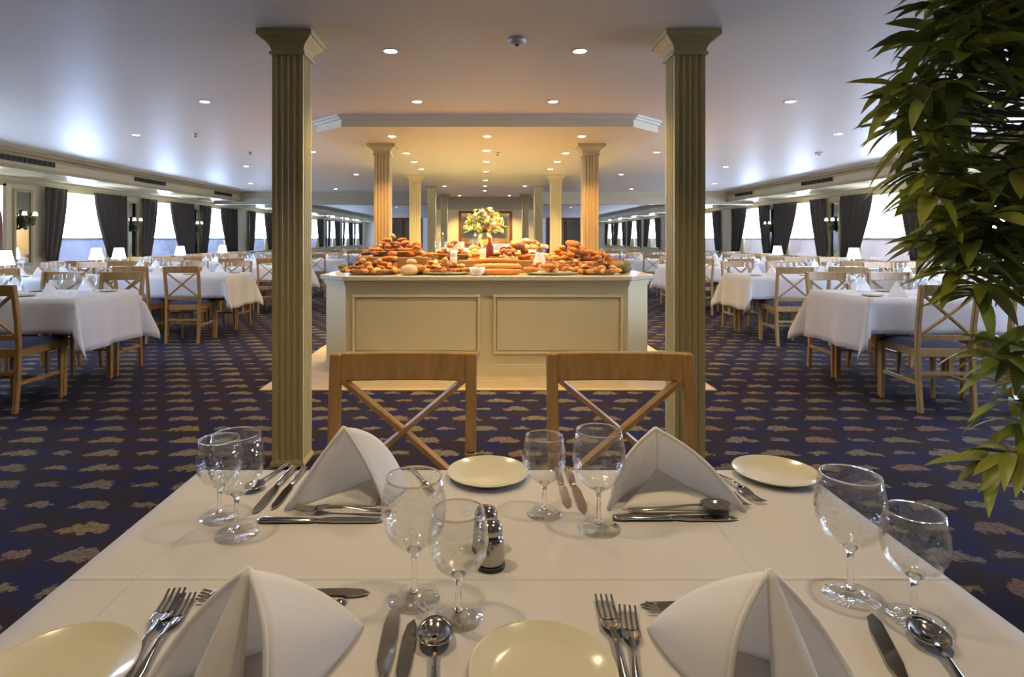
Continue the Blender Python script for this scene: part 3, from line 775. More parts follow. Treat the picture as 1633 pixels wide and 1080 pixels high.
# ------------------------------------------------------------------ napkins
def napkin(BL, BR, P, Mr, B, name_label, z=TZ, rib=None, flap=True, bulge=.014, group='folded white napkins on the foreground table'):
    BL, BR, P, Mr, B = [Vector(v) for v in (BL, BR, P, Mr, B)]
    o0 = Vector((P.x, P.y, 0))
    def ridge(s): return P*(1-s)**2+Mr*2*s*(1-s)+B*s*s
    mb = MB()
    for side, C0 in ((-1, BL), (1, BR)):
        nrm0 = (B-C0).cross(P-C0).normalized()
        cen = (BL+BR+B)/3
        mid = (C0+P+B)/3
        if nrm0.dot(mid-cen) < 0: nrm0 = -nrm0
        def fn(u, v, C0=C0, n=nrm0):
            lo = C0.lerp(B, u)+n*bulge*1.0*math.sin(PI*u)*Vector((1, 1, 0)).length*.5
            lo.z = max(0, C0.z*(1-u))
            hi = ridge(u)
            p = lo.lerp(hi, v)+n*(bulge*math.sin(PI*v)*(1-u)**.6 if u < 1 else 0)
            p.z = max(p.z, .0005)
            return p-o0
        mb.grid(fn, 14, 12)
    o = mb.build('folded_napkin', 'napkin', None, (o0.x, o0.y, z))
    s = o.modifiers.new('thick', 'SOLIDIFY'); s.thickness = .0035; s.offset = 0
    tag(o, name_label, 'napkin', group)
    # rolled hem on the open edges
    hm = MB()
    for C0 in (BL, BR):
        nrm0 = (B-C0).cross(P-C0).normalized()
        cen = (BL+BR+B)/3
        if nrm0.dot((C0+P+B)/3-cen) < 0: nrm0 = -nrm0
        pts = [C0.lerp(P, k/10)+nrm0*bulge*math.sin(PI*k/10)-o0+Vector((0, 0, .002)) for k in range(11)]
        hm.tube(pts, [.0032]*11, 8)
    hm.build('hem', 'napkin', o)
    if flap:
        a = BL.lerp(BR, .10); b = BL.lerp(BR, .90); c = P.lerp(B, .72); c.z = P.z*.24
        a.z = b.z = .003
        def ff(u, v):
            e = a.lerp(b, u); p = e.lerp(c+(e-c)*.0, v); p = p+Vector((0, 0, .012*math.sin(PI*v)*math.sin(PI*u))); return p-o0
        f = MB().grid(ff, 10, 8).build('inner_fold', 'napkin', o)
        s = f.modifiers.new('thick', 'SOLIDIFY'); s.thickness = .003
    if rib:
        a, b = [Vector(v) for v in rib]
        def fr(u, v):
            e = a.lerp(b, u); p = P.lerp(e, v); p = p+Vector((0, -.010*math.sin(PI*u)*min(1, v*2), .004)); return p-o0
        f = MB().grid(fr, 10, 12).build('centre_pleat', 'napkin', o)
        s = f.modifiers.new('thick', 'SOLIDIFY'); s.thickness = .004
    return o
np_fr = napkin((.207, .985, 0), (.430, .978, 0), (.2885, 1.0, .129), (.307, 1.05, .11), (.324, 1.115, 0), 'white napkin folded as a pyramid at the far right place, open towards camera', bulge=.016)
napkin((-.326, .982, 0), (-.166, 1.0, 0), (-.234, 1.0, .131), (-.172, 1.05, .118), (-.138, 1.075, 0), 'white napkin folded as a pyramid at the far left place', bulge=.006)
napkin((-.338, .585, 0), (-.205, .545, 0), (-.238, .605, .112), (-.18, .655, .075), (-.140, .69, 0), 'white folded napkin at the near left place, tall pleats facing the camera', rib=((-.285, .56, .002), (-.235, .575, .002)), flap=False, bulge=.016)
napkin((.232, .565, 0), (.372, .585, 0), (.290, .605, .110), (.225, .655, .075), (.190, .685, 0), 'white folded napkin at the near right place, tall pleats facing the camera', rib=((.28, .575, .002), (.325, .56, .002)), flap=False, bulge=.016)

# ------------------------------------------------------------------ other tables
small_gob = MB(); f_, s_, o_ = glass_profiles(.15, .036)
small_gob.lathe([(.0001, 0), (.03, 0), (.03, .002), (.004, .006), (.0035, .05), (.012, .06)]+o_[2:]+[(o_[-1][0]-.001, .149), (o_[4][0]-.001, o_[4][1]), (.01, .068), (.0001, .066)], 14)
gl_me = small_gob.mesh('stemmed_glass', 'glass')
plate_far = MB().lathe([(.0001, .004), (.07, .004), (.11, .018), (.112, .016), (.07, 0), (.0001, 0)], 24).mesh('dinner_plate', 'white_china')
def small_napkin():
    mb = MB(); h = .12
    vs = [(-.07, -.03, 0), (.07, -.03, 0), (0, .07, 0), (0, -.02, h), (0, .03, h*.8)]
    def wall(C, side):
        def fn(u, v):
            lo = Vector(C).lerp(Vector((0, .08, 0)), u); hi = Vector((0, -.02, h)).lerp(Vector((0, .075, .02)), u)
            return lo.lerp(hi, v)+Vector((side*.012*math.sin(PI*v)*(1-u), 0, 0))
        mb.grid(fn, 5, 5)
    wall((-.07, -.03, 0), -1); wall((.07, -.03, 0), 1)
    return mb.mesh('folded_napkin', 'napkin')
nap_me = small_napkin()
def lamp_proto():
    t = thing('table_lamp', 'x', 'lamp')
    MB().lathe([(.0001, 0), (.05, 0), (.05, .01), (.015, .02), (.01, .06), (.018, .09), (.008, .12), (.006, .16), (.0001, .16)], 20).build('base', 'brass', t)
    o = MB().lathe([(.1, .13), (.065, .30)], 24); 
    o = MB().grid(lambda u, v: ((.1-.035*v)*math.cos(2*PI*u), (.1-.035*v)*math.sin(2*PI*u), .13+.17*v), 24, 2).build('lamp_shade', 'shade', t)
    return t
lampP = lamp_proto(); lamp_used = [False]
def put_lamp(x, y, label, z=.751, s=1.0):
    if not lamp_used[0]:
        lamp_used[0] = True; KIDS[lampP.name] = list(lampP.children); o = lampP; o.location = (x, y, z); o['label'] = label; o['group'] = 'small white-shaded table lamps'
    else: o = dup(lampP, (x, y, z), 0, label, 'small white-shaded table lamps')
    o.scale = (s, s, s)
ORD = ['nearest', 'second', 'third', 'fourth', 'fifth', 'sixth', 'seventh', 'eighth', 'ninth']
def link(name, me, loc, rz, label, cat, group):
    o = bpy.data.objects.new(name, me); col.objects.link(o); o.location = loc; o.rotation_euler = (0, 0, rz); return tag(o, label, cat, group)
cloth_cache = {}
def bank_table(x0, x1, y0, bank, row, sides=(1, 1), full=True, dp=.8, m='cloth', pale=False, seatsx=None):
    w = x1-x0; cx = (x0+x1)/2; cy = y0+dp/2
    T = '%s table in the %s row' % (ORD[row], bank)
    g = '%s row' % bank
    t = table_parts(w, dp) if ('t', round(w, 2)) not in cloth_cache else None
    if t is None:
        src = cloth_cache[('t', round(w, 2))]; t = dup(src, (cx, cy, .001), 0, '')
    else:
        cloth_cache[('t', round(w, 2))] = t; KIDS[t.name] = list(t.children); t.location = (cx, cy, .001)
    t['label'] = 'wooden-legged dining table under white cloth, '+T; t['group'] = 'dining tables under white cloths'
    key = ('c', round(w, 2), row % 3, m)
    if key not in cloth_cache: cloth_cache[key] = cloth_mb(w, dp, .41, .262, row+len(bank), res=.06 if y0 < 8 else .1, wave=.022).mesh('tablecloth', m)
    cloth(w, dp, .41, .262, (cx, cy, .7485), 'white tablecloth with pointed hanging corners on the '+T, 'white tablecloths in the dining rows', me=cloth_cache[key])
    if seatsx is None: seatsx = (cx-.30, cx+.30)
    n = 0
    for si, (sd, sn) in enumerate(((-1, 'near'), (1, 'far'))):
        if not sides[si]: continue
        for k, sx in enumerate(seatsx):
            yy = y0-.11 if sd < 0 else y0+dp+.11
            ln_ = 'left' if k == 0 else 'right'
            place_chair(sx+random.uniform(-.02, .02), yy+random.uniform(-.02, .02), (0 if sd < 0 else PI)+random.uniform(-.05, .05),
                        'oak cross-back chair, %s %s seat of the %s' % (sn, ln_, T), pale)
    for si, (sd, sn) in enumerate(((-1, 'near'), (1, 'far'))):
        for k, sx in enumerate(seatsx):
            ln_ = 'left' if k == 0 else 'right'
            yb = y0+.17 if sd < 0 else y0+dp-.17
            if y0 < 14:
                link('folded_napkin', nap_me, (sx, yb, .7503), (PI if sd < 0 else 0)+random.uniform(-.3, .3), 'white folded napkin, %s %s setting, %s' % (sn, ln_, T), 'napkin', 'folded napkins on the dining rows')
            gx = sx+(.16 if sd < 0 else -.16); gy = yb-sd*.12
            link('stemmed_glass', gl_me, (gx, gy, .7503), 0, 'goblet at the %s %s setting of the %s' % (sn, ln_, T), 'glass', 'glasses on the dining rows')
            if y0 < 14:
                link('stemmed_glass', gl_me, (gx+.09, gy+.02, .7503), 0, 'second glass at the %s %s setting of the %s' % (sn, ln_, T), 'glass', 'glasses on the dining rows')
                link('side_plate', pm, (sx-(.19 if sd < 0 else -.19), yb-sd*.02, .7503), 0, 'side plate at the %s %s setting of the %s' % (sn, ln_, T), 'plate', 'side plates on the dining rows')
for i, (y, xr) in enumerate(((4.42, -3.03), (7.1, -3.08), (9.75, -3.05), (12.3, -3.05), (16, -3.05), (18.6, -3.05), (21.2, -3.05), (24, -3.05), (27, -3.05))):
    bank_table(xr-1.3, xr, y, 'left aisle', i, seatsx=(xr-.92, xr-.33))
for i, (y, xl) in enumerate(((4.42, 2.86), (6.95, 3.12), (9.6, 3.05), (12.2, 3.05), (16, 3.05), (18.6, 3.05), (21.2, 3.05), (24, 3.05), (27, 3.05))):
    bank_table(xl, xl+1.3, y, 'right aisle', i, seatsx=(xl+.34, xl+.93), pale=True)
for i, y in enumerate((6.7, 8.75, 10.85, 12.75)):
    bank_table(-6.1, -4.8, y, 'left window', i, seatsx=(-5.7, -5.15))
    bank_table(4.8, 6.1, y, 'right window', i, seatsx=(5.2, 5.75), pale=True)
for x, y, lab in ((-5.72, 7.12, 'small lit table lamp with white shade at the left picture edge'), (-5.75, 8.85, 'lit table lamp before the first left window'), (-5.66, 9.25, 'lit table lamp just right of another, by left curtain'),
                  (-5.7, 11.2, 'lit table lamp under the second left window curtain'), (-5.65, 12.9, 'lit table lamp farthest along the left windows'),
                  (5.72, 9.2, 'lit table lamp by the right-hand nearest curtain pier'), (5.7, 11.55, 'lit table lamp farther along the right windows'), (-3.5, 9.9+.3, 'lit table lamp on third left aisle table')):
    put_lamp(x, y, lab)

# ------------------------------------------------------------------ buffet counter
bt = thing('buffet_counter', 'cream panelled buffet counter piled with bread in the centre', 'counter', (0, 5.13, .0125))
def chpoly(o=0): return [(-1.19-o*.4, -o), (1.25+o*.4, -o), (1.48+o, .23-o*.4), (1.48+o, .84+o*.0), (-1.42-o, .84), (-1.42-o, .23-o*.4)]
MB().prism(chpoly(-.005), .10, .80).build('body', 'buffet', bt)
MB().prism(chpoly(.012), 0, .075).prism(chpoly(.004), .075, .10).build('plinth', 'buffet', bt)
def frame(mb, x0, x1, z0, z1, w=.022, d=.014):
    mb.box((x0, -d, z0), (x1, 0.004, z0+w)); mb.box((x0, -d, z1-w), (x1, 0.004, z1)); mb.box((x0, -d, z0+w), (x0+w, .004, z1-w)); mb.box((x1-w, -d, z0+w), (x1, .004, z1-w))
for x0, x1 in ((-1.13, -.03), (.085, 1.20)):
    mb = MB(); frame(mb, x0, x1, .19, .70); mb.box((x0+.03, -.004, .22), (x1-.03, .004, .67)); bevel(mb.build('panel', 'buffet', bt), .003, 2)
MB().prism(chpoly(.008), .775, .80).prism(chpoly(.02), .80, .822).build('cornice', 'buffet', bt)
bevel(MB().prism(chpoly(.045), .822, .862).build('worktop', 'stone', bt), .006, 2)
BZT = .0125+.862     # top of the counter

# second serving island
it = thing('serving_island', 'long serving island behind the bread buffet between the columns', 'counter', (.03, 6.6, .0125))
MB().box((-.78, 0, 0), (.78, 2.1, .82)).build('body', 'buffet', it)
MB().box((-.83, -.04, .82), (.83, 2.14, .86)).build('worktop', 'stone', it)
MB().box((-.6, .5, 1.02), (.6, 1.7, 1.05)).build('shelf', 'white_china', it)
mb = MB()
for x in (-.5, .5):
    for y in (.6, 1.6): mb.lathe([(.02, .86), (.02, 1.02)], 12, (x, y, 0))
mb.build('shelf_post', 'brass', it)

# ------------------------------------------------------------------ bread and food
def croissant():
    mb = MB(); pts = []; rs = []
    n = 15
    for i in range(n+1):
        u = -1+2*i/n; a = u*1.25
        pts.append((.05*math.sin(a), .05*(1-math.cos(a))-.02, .022*(1-.3*abs(u)))); r = .024*(1-u*u)**.6+.003
        r *= 1+.13*math.sin(i*2.1); rs.append(max(.003, r))
    return mb.tube(pts, rs, 8)
def roll_(): return MB().ball((0, 0, .024), .036, 12, 7, sx=1.15, sz=.68)
def round_loaf(): return MB().lathe([(.0001, 0), (.055, .002), (.078, .02), (.082, .04), (.07, .066), (.045, .083), (.02, .089), (.0001, .09)], 22)
def baguette(L=.42, r=.03):
    pts = []; rs = []
    for i in range(17):
        u = -1+i/8; pts.append((u*L/2, 0, r*.8)); rs.append(max(.004, r*(1-abs(u)**4)**.5*(1+.07*math.sin(i*2.6))))
    return MB().tube(pts, rs, 10, sy=1)
def long_loaf(): return baguette(.24, .048)
def pretzel():
    mb = MB(); pts = []
    for i in range(41):
        t_ = 2*PI*i/40; pts.append((.055*math.sin(t_)+.018*math.sin(2*t_), .045*math.cos(t_)-.01, .014+.006*math.cos(3*t_)))
    return mb.tube(pts, .011, 7)
def bun_plait():
    mb = MB()
    for ph in (0, 2.1, 4.2):
        mb.tube([(-.09+.18*i/18, .02*math.sin(i*.9+ph), .03+.012*math.cos(i*.9+ph)) for i in range(19)], [.006+.016*math.sin(PI*i/18)**.6 for i in range(19)], 7)
    return mb
FM = {}
for nm, fn, mats in (('croissant', croissant, ('crust', 'crust_dark', 'crust_pale')), ('bread_roll', roll_, ('crust', 'crust_pale', 'flour', 'crust_dark')), ('round_loaf', round_loaf, ('flour', 'crust', 'crust_dark')),
                     ('baguette', baguette, ('crust', 'crust_pale')), ('bread_loaf', long_loaf, ('crust', 'crust_dark', 'crust_pale')), ('pretzel', pretzel, ('crust_dark', 'crust')), ('plaited_bun', bun_plait, ('crust', 'crust_pale', 'cheese'))):
    mb = fn()
    for m in mats: FM[(nm, m)] = mb.mesh(nm, m)
def item(nm, m, loc, rz, label, group, cat='bread', tilt=0, s=1):
    o = bpy.data.objects.new(nm, FM[(nm, m)]); col.objects.link(o); o.location = loc; o.rotation_euler = (tilt, random.uniform(-.15, .15) if tilt else 0, rz); o.scale = (s, s, s)
    return tag(o, label, cat, group)
nice = {'croissant': 'golden croissant', 'bread_roll': 'small bread roll', 'round_loaf': 'round loaf', 'baguette': 'long baguette', 'bread_loaf': 'brown bread loaf', 'pretzel': 'brown pretzel', 'plaited_bun': 'plaited bun'}
def heap(cx, cy, z, rx, ry, layers, kinds, where, step=.085, dz=.036, s=1.0):
    n = 0
    for k in range(layers):
        f = 1-k/(layers+.6)
        ax, ay = rx*f, ry*f
        nx = max(1, int(2*ax/step)); ny = max(1, int(2*ay/step))
        for i in range(nx+1):
            for j in range(ny+1):
                x = -ax+2*ax*(i+.5*(j % 2))/max(1, nx); y = -ay+2*ay*j/max(1, ny)
                if (x/max(ax, .01))**2+(y/max(ay, .01))**2 > 1.05: continue
                if k < layers-1 and (x/max(ax, .01))**2+(y/max(ay, .01))**2 < .3 and layers > 2: continue
                nm, m = random.choice(kinds)
                item(nm, m, (cx+x+random.uniform(-.01, .01), cy+y+random.uniform(-.01, .01), z+k*dz+random.uniform(0, .006)), random.uniform(0, 6.28),
                     '%s in the %s' % (nice[nm], where), 'bread in the '+where, tilt=random.uniform(-.35, .35), s=s*random.uniform(.9, 1.1))
                n += 1
def basket(x, y, z, rx, ry, h, label, m='wicker'):
    t = thing('bread_basket', label, 'basket', (x, y, z), 0, 'bread baskets on the buffet')
    prof = [(.0001, 0), (.80, 0), (.86, h*.3), (.95, h*.8), (1.0, h), (.96, h), (.9, h*.75), (.82, h*.3), (.78, .008), (.0001, .008)]
    MB().lathe([(r*rx if r > .001 else .0001, zz) for r, zz in prof], 36, sy=ry/rx).build('bowl', m, t)
    pts = [(rx*math.cos(2*PI*k/36), ry*math.sin(2*PI*k/36), h+.004*math.sin(k*PI)) for k in range(37)]
    MB().tube(pts, .009, 6, cap=False).build('rim', m, t)
def platter(x, y, z, rx, ry, label, m='china', name='platter'):
    mb = MB().lathe([(.0001, 0), (rx*.7, 0), (rx, .022), (rx, .027), (rx*.7, .008), (.0001, .008)], 36, sy=ry/rx)
    o = mb.build(name, m, None, (x, y, z)); return tag(o, label, 'platter', 'platters on the buffet')
# risers on the counter
def riser(x0, x1, y0, y1, z0, z1, label, m='wicker'):
    o = MB().box((x0, y0, z0), (x1, y1, z1)).build('display_riser', m); bevel(o, .01, 2); return tag(o, label, 'riser', 'woven risers on the buffet')
riser(-1.18, -.52, 5.52, 5.92, BZT, BZT+.15, 'woven brown riser under the left croissant heap')
riser(-.42, .50, 5.56, 5.92, BZT, BZT+.12, 'woven brown riser behind the baguettes')
riser(.56, 1.15, 5.54, 5.92, BZT, BZT+.11, 'woven brown riser at the right of the buffet')
CR = [('croissant', 'crust'), ('croissant', 'crust'), ('croissant', 'crust_pale'), ('croissant', 'crust_dark')]
RO = [('bread_roll', 'crust'), ('bread_roll', 'crust_pale'), ('bread_roll', 'flour'), ('bread_roll', 'crust_dark')]
MX = CR+[('pretzel', 'crust_dark'), ('plaited_bun', 'crust')]+RO[:2]
basket(-.85, 5.71, BZT+.151, .25, .17, .045, 'shallow basket of croissants on the left riser')
heap(-.85, 5.71, BZT+.165, .27, .17, 6, CR, 'tall croissant heap at back left of the buffet', step=.063, dz=.032, s=.82)
heap(-.62, 5.60, BZT+.152, .12, .08, 4, CR, 'small croissant heap beside the tall left heap', step=.063, dz=.032, s=.8)
basket(-1.0, 5.33, BZT+.001, .22, .13, .04, 'wicker basket at the front left corner of the buffet')
heap(-1.0, 5.33, BZT+.018, .235, .14, 5, [('bread_roll', 'crust_pale'), ('bread_roll', 'crust'), ('plaited_bun', 'cheese'), ('croissant', 'crust_dark'), ('croissant', 'crust')], 'front left basket', step=.063, dz=.030, s=.76)
item('round_loaf', 'flour', (-.655, 5.26, BZT+.004), 1, 'large floured round loaf at front left of the buffet', 'round loaves on the buffet', s=1.0)
item('round_loaf', 'crust_dark', (-.60, 5.42, BZT+.004), 1, 'dark round loaf behind the floured loaf', 'round loaves on the buffet', s=.95)
item('round_loaf', 'flour', (-.645, 5.33, BZT+.088), 1, 'smaller floured loaf on top of the round loaves', 'round loaves on the buffet', s=.6)
platter(-.33, 5.33, BZT+.001, .24, .13, 'pale platter of mixed rolls left of the white bowl')
heap(-.36, 5.35, BZT+.024, .25, .14, 4, MX, 'mixed roll pile left of the white bowl', step=.063, dz=.030, s=.76)
basket(-.42+.12, 5.74, BZT+.121, .18, .13, .05, 'shallow basket of mixed pastries on the middle riser')
heap(-.30, 5.74, BZT+.14, .19, .13, 5, MX, 'mixed pastries on the middle riser', step=.063, dz=.03, s=.8)
for k, (x, y, z, m) in enumerate(((.12, 5.25, 0, 'crust'), (.14, 5.32, 0, 'crust_pale'), (.10, 5.39, 0, 'crust'), (.13, 5.285, .046, 'crust_pale'), (.11, 5.355, .046, 'crust'), (.12, 5.32, .092, 'crust'))):
    item('baguette', m, (x, y, BZT+.004+z), random.uniform(-.08, .08), ['front baguette of the stack beside the white bowl', 'middle bottom baguette of the stack', 'rear bottom baguette of the stack', 'front baguette of the second layer', 'rear baguette of the second layer', 'topmost baguette of the stack'][k], 'stacked baguettes in the middle of the buffet')
platter(.60, 5.30, BZT+.001, .25, .12, 'oval pale platter of orange rolls, right of the baguettes')
heap(.60, 5.31, BZT+.026, .23, .12, 4, [('croissant', 'crust'), ('bread_roll', 'crust_pale'), ('plaited_bun', 'crust'), ('bread_roll', 'crust')], 'oval platter right of the baguettes', step=.063, dz=.030, s=.76)
basket(1.03, 5.34, BZT+.001, .17, .11, .04, 'wicker basket of croissants at the front right of the buffet')
heap(1.03, 5.34, BZT+.018, .19, .13, 5, CR, 'croissant heap at front right of the buffet', step=.063, dz=.03, s=.76)
heap(.86, 5.72, BZT+.112, .28, .15, 5, MX, 'pastry heap on the right riser', step=.063, dz=.032, s=.95)
heap(.28, 5.72, BZT+.122, .22, .14, 5, MX+[('bread_loaf', 'crust_dark')], 'bread pile right of the dark red bottle', step=.063, dz=.032, s=.8)
heap(-.86, 5.49, BZT+.002, .30, .03, 5, CR+RO, 'row of bread against the left riser', step=.063, dz=.030, s=.76)
heap(.30, 5.50, BZT+.002, .14, .03, 4, RO+[('croissant', 'crust')], 'bread row behind the baguettes', step=.063, dz=.030, s=.76)
heap(.86, 5.49, BZT+.002, .28, .03, 4, CR+RO, 'row of bread against the right riser', step=.063, dz=.030, s=.76)
o = MB().lathe([(.0001, 0), (.04, 0), (.062, .03), (.072, .07), (.068, .07), (.056, .03), (.036, .006), (.0001, .006)], 28).build('serving_bowl', 'white_china', None, (-.055, 5.20, BZT+.001)); tag(o, 'small white bowl at the front middle of the buffet', 'bowl')
# melon
t = thing('melon', 'dark olive ribbed melon at the right end of the buffet', 'melon', (1.27, 5.42, BZT+.001))
mb = MB(); n = 32; m_ = 12; vs = []
for j in range(m_+1):
    for k in range(n):
        a = 2*PI*k/n; r = .083*math.sin(PI*j/m_)*(1+.035*math.cos(8*a)); vs.append((max(r, 1e-4)*math.cos(a), max(r, 1e-4)*math.sin(a), .062-.062*math.cos(PI*j/m_)))
mb.add(vs, [(j*n+k, j*n+(k+1) % n, (j+1)*n+(k+1) % n, (j+1)*n+k) for j in range(m_) for k in range(n)], True); mb.build('flesh', 'melon', t)
MB().tube([(0, 0, .122), (.004, 0, .135), (.012, 0, .142)], [.007, .005, .006], 6).build('stalk', 'bark', t)
# stack of cups
for k in range(4):
    o = MB().lathe([(.0001, 0), (.026, 0), (.036, .05), (.034, .05), (.025, .004), (.0001, .004)], 24).build('white_cup', 'white_china', None, (-.275, 5.50, BZT+.001+k*.0505))
    tag(o, '%s white cup of the stack on the buffet' % ['bottom', 'second', 'third', 'top'][k], 'cup', 'stack of white cups')
# bottles and jugs behind
def bottle(x, y, z, m, label, h=.24):
    t = thing('bottle', label, 'bottle', (x, y, z), 0, 'bottles and jugs behind the bread')
    MB().lathe([(.0001, 0), (.035, 0), (.037, .01), (.037, h*.55), (.014, h*.75), (.013, h*.94), (.0001, h*.94)], 18).build('body', m, t)
    MB().lathe([(.0145, h*.9), (.0145, h), (.0001, h)], 12).build('cap', 'brass', t)
bottle(.06, 5.72, BZT+.121, 'red', 'dark red bottle in the middle of the buffet', .22)
o = MB().lathe([(.0001, 0), (.05, 0), (.062, .06), (.055, .13), (.035, .17), (.04, .19), (.036, .19), (.0001, .17)], 22).build('white_jug', 'white_china', None, (.52, 5.62-.10, BZT+.001)); tag(o, 'white ceramic jug in front of the riser gap', 'jug')
t_ = MB().box((-.16, -.12, 0), (.16, .12, .05)).build('serving_tray', 'white_china', None, (1.22, 5.70, BZT+.001+.0)); bevel(t_, .012, 2); tag(t_, 'white covered tray at the right end behind the melon', 'tray')
item('plaited_bun', 'crust', (1.22, 5.70, BZT+.052), .3, 'plaited bun on the white tray', 'breads on the white tray')
item('bread_loaf', 'crust_dark', (1.20, 5.76, BZT+.053), .1, 'dark loaf on the white tray', 'breads on the white tray')
# greens on the left
o = MB()
rr = random.Random(3)
for k in range(40):
    a = rr.uniform(0, 6.28); c = (rr.uniform(-.1, .1), rr.uniform(-.07, .07), rr.uniform(.02, .07)); o.ball(c, .026, 6, 4, sz=.5)
o = o.build('salad_leaves', 'green', None, (-1.25, 5.62, BZT+.001)); tag(o, 'bunch of green salad leaves at the left end of the buffet', 'salad', kind='stuff')

# island food
IZ = .0125+.861
for k, (x, y, kind, w) in enumerate(((-.5, 6.78, RO, 'left front roll pile on the serving island'), (.5, 6.8, MX, 'right front pastry pile on the serving island'))):
    platter(x, y, IZ+.001, .25, .14, ['pale platter at the left front of the serving island', 'pale platter at the right front of the serving island'][k])
    heap(x, y, IZ+.028, .24, .12, 3, kind, w)
heap(.55, 7.5, 1.064, .22, .2, 3, MX+RO, 'pastry pile on the island shelf, right', s=1.2)
heap(-.1, 7.0, IZ+.002, .30, .12, 6, MX+RO, 'middle bread pile on the serving island', s=1.2, dz=.036)
heap(.62, 7.1, IZ+.002, .12, .25, 6, MX+RO, 'bread pile at the right edge of the serving island', s=1.2, dz=.036)
SHZ = .0125+1.051
for k in range(7):
    o = MB().lathe([(.0001, .004), (.08, .004), (.12, .016), (.122, .013), (.08, 0), (.0001, 0)], 24).build('dinner_plate', 'white_china', None, (-.35, 7.3, SHZ+k*.0125)); tag(o, 'white plate in the stack on the left of the island shelf', 'plate', 'stack of white plates on the island shelf')
for k in range(5):
    o = MB().lathe([(.0001, .004), (.08, .004), (.12, .016), (.122, .013), (.08, 0), (.0001, 0)], 24).build('dinner_plate', 'white_china', None, (.22, 7.25, SHZ+k*.0125)); tag(o, 'white plate in the stack on the right of the island shelf', 'plate', 'right stack of white plates on the island shelf')
for k, (x, y) in enumerate(((-.55, 7.2), (-.53, 7.75), (-.1, 7.22))):
    bottle(x, y, SHZ, 'glass', 'clear glass bottle on island shelf, '+['front left', 'rear left', 'front middle'][k], .2)
# flowers
t = thing('flower_arrangement', 'large bouquet of yellow and cream flowers in a vase behind the buffet', 'flowers', (.02, 7.85, SHZ))
MB().lathe([(.0001, 0), (.07, 0), (.05, .03), (.09, .10), (.10, .14), (.07, .19), (.08, .21), (.06, .2), (.0001, .19)], 24).build('vase', 'brass', t)
rr = random.Random(11)
FLM = []
for mk, r in (('petal_y', .036), ('petal_c', .04), ('petal_r', .03)):
    q = MB(); n = 9
    for rad, zz in ((1, .0), (.7, .008)):
        vs = [(0, 0, zz)]
        for j in range(2*n):
            aa = PI*j/n+zz*20; rd = r*rad*(1 if j % 2 == 0 else .68); vs.append((rd*math.cos(aa), rd*math.sin(aa), zz+(.012 if j % 2 == 0 else .004)))
        vs.append((0, 0, zz-.012))
        q.add(vs, [(0, 1+j, 1+(j+1) % (2*n)) for j in range(2*n)]+[(2*n+1, 1+(j+1) % (2*n), 1+j) for j in range(2*n)], True)
    q.ball((0, 0, .010), r*.3, 8, 4); FLM.append(q.mesh('flower', mk))
lf = MB(); st = MB()
for k in range(135):
    a = rr.uniform(0, 2*PI); el = rr.uniform(-.25, 1.35); R_ = rr.uniform(.17, .28)
    c = Vector((R_*math.cos(el)*math.cos(a)*1.05, R_*math.cos(el)*math.sin(a), .28+R_*math.sin(el)*.95))
    if k < 30: st.tube([(0, 0, .18), tuple(c*.6+Vector((0, 0, .09))), tuple(c)], .003, 4)
    if k % 3 == 0:
        pass
    elif k < 130:
        o = bpy.data.objects.new('flower', FLM[rr.choice((0, 0, 0, 1, 1, 2))]); col.objects.link(o); o.parent = t; o.location = c
        o.rotation_euler = (c-Vector((0, 0, .24))).to_track_quat('Z', 'Y').to_euler()
    for j in range(2):
        d = Vector((rr.uniform(-1, 1), rr.uniform(-1, 1), rr.uniform(-.5, 1))).normalized(); p0 = c*.86+Vector((0, 0, .03)); p = p0+d*.07
        s_ = d.orthogonal().normalized()*.014
        lf.add([p0, (p0+p)/2+s_, p, (p0+p)/2-s_], [(0, 1, 2, 3)])
lf.build('foliage', 'leaf', t); st.build('stems', 'leaf_dark', t)

# mirror frame on the central wall, little pictures
t = thing('framed_mirror', 'wide framed mirror on the yellow wall behind the flowers', 'mirror', (.05, 15.598, 1.35))
mb = MB()
for a, b in (((-.7, -.03, .5), (.7, 0, .56)), ((-.7, -.03, -.36), (.7, 0, -.3)), ((-.7, -.03, -.3), (-.63, 0, .5)), ((.63, -.03, -.3), (.7, 0, .5))): mb.box(a, b)
mb.build('frame', 'mahogany', t)
MB().box((-.63, -.012, -.3), (.63, -.002, .5)).build('mirror_glass', 'mirror', t)
for x, nm in ((-2.15, 'left'), (2.2, 'right')):
    t = thing('dark_cabinet', 'dark glazed cabinet standing far %s beyond the crosswise beam' % nm, 'cabinet', (x, 15.9, 0))
    MB().box((-.5, 0, 0), (.5, .4, .7)).build('base_cabinet', 'mahogany', t)
    mb = MB().box((-.5, .1, .7), (.5, .4, 1.75)); mb.build('upper_cabinet', 'mahogany', t)
    for k in (-1, 1): MB().box((k*.24-.2, .085, .78), (k*.24+.2, .1, 1.68)).build('door', 'mirror', t)

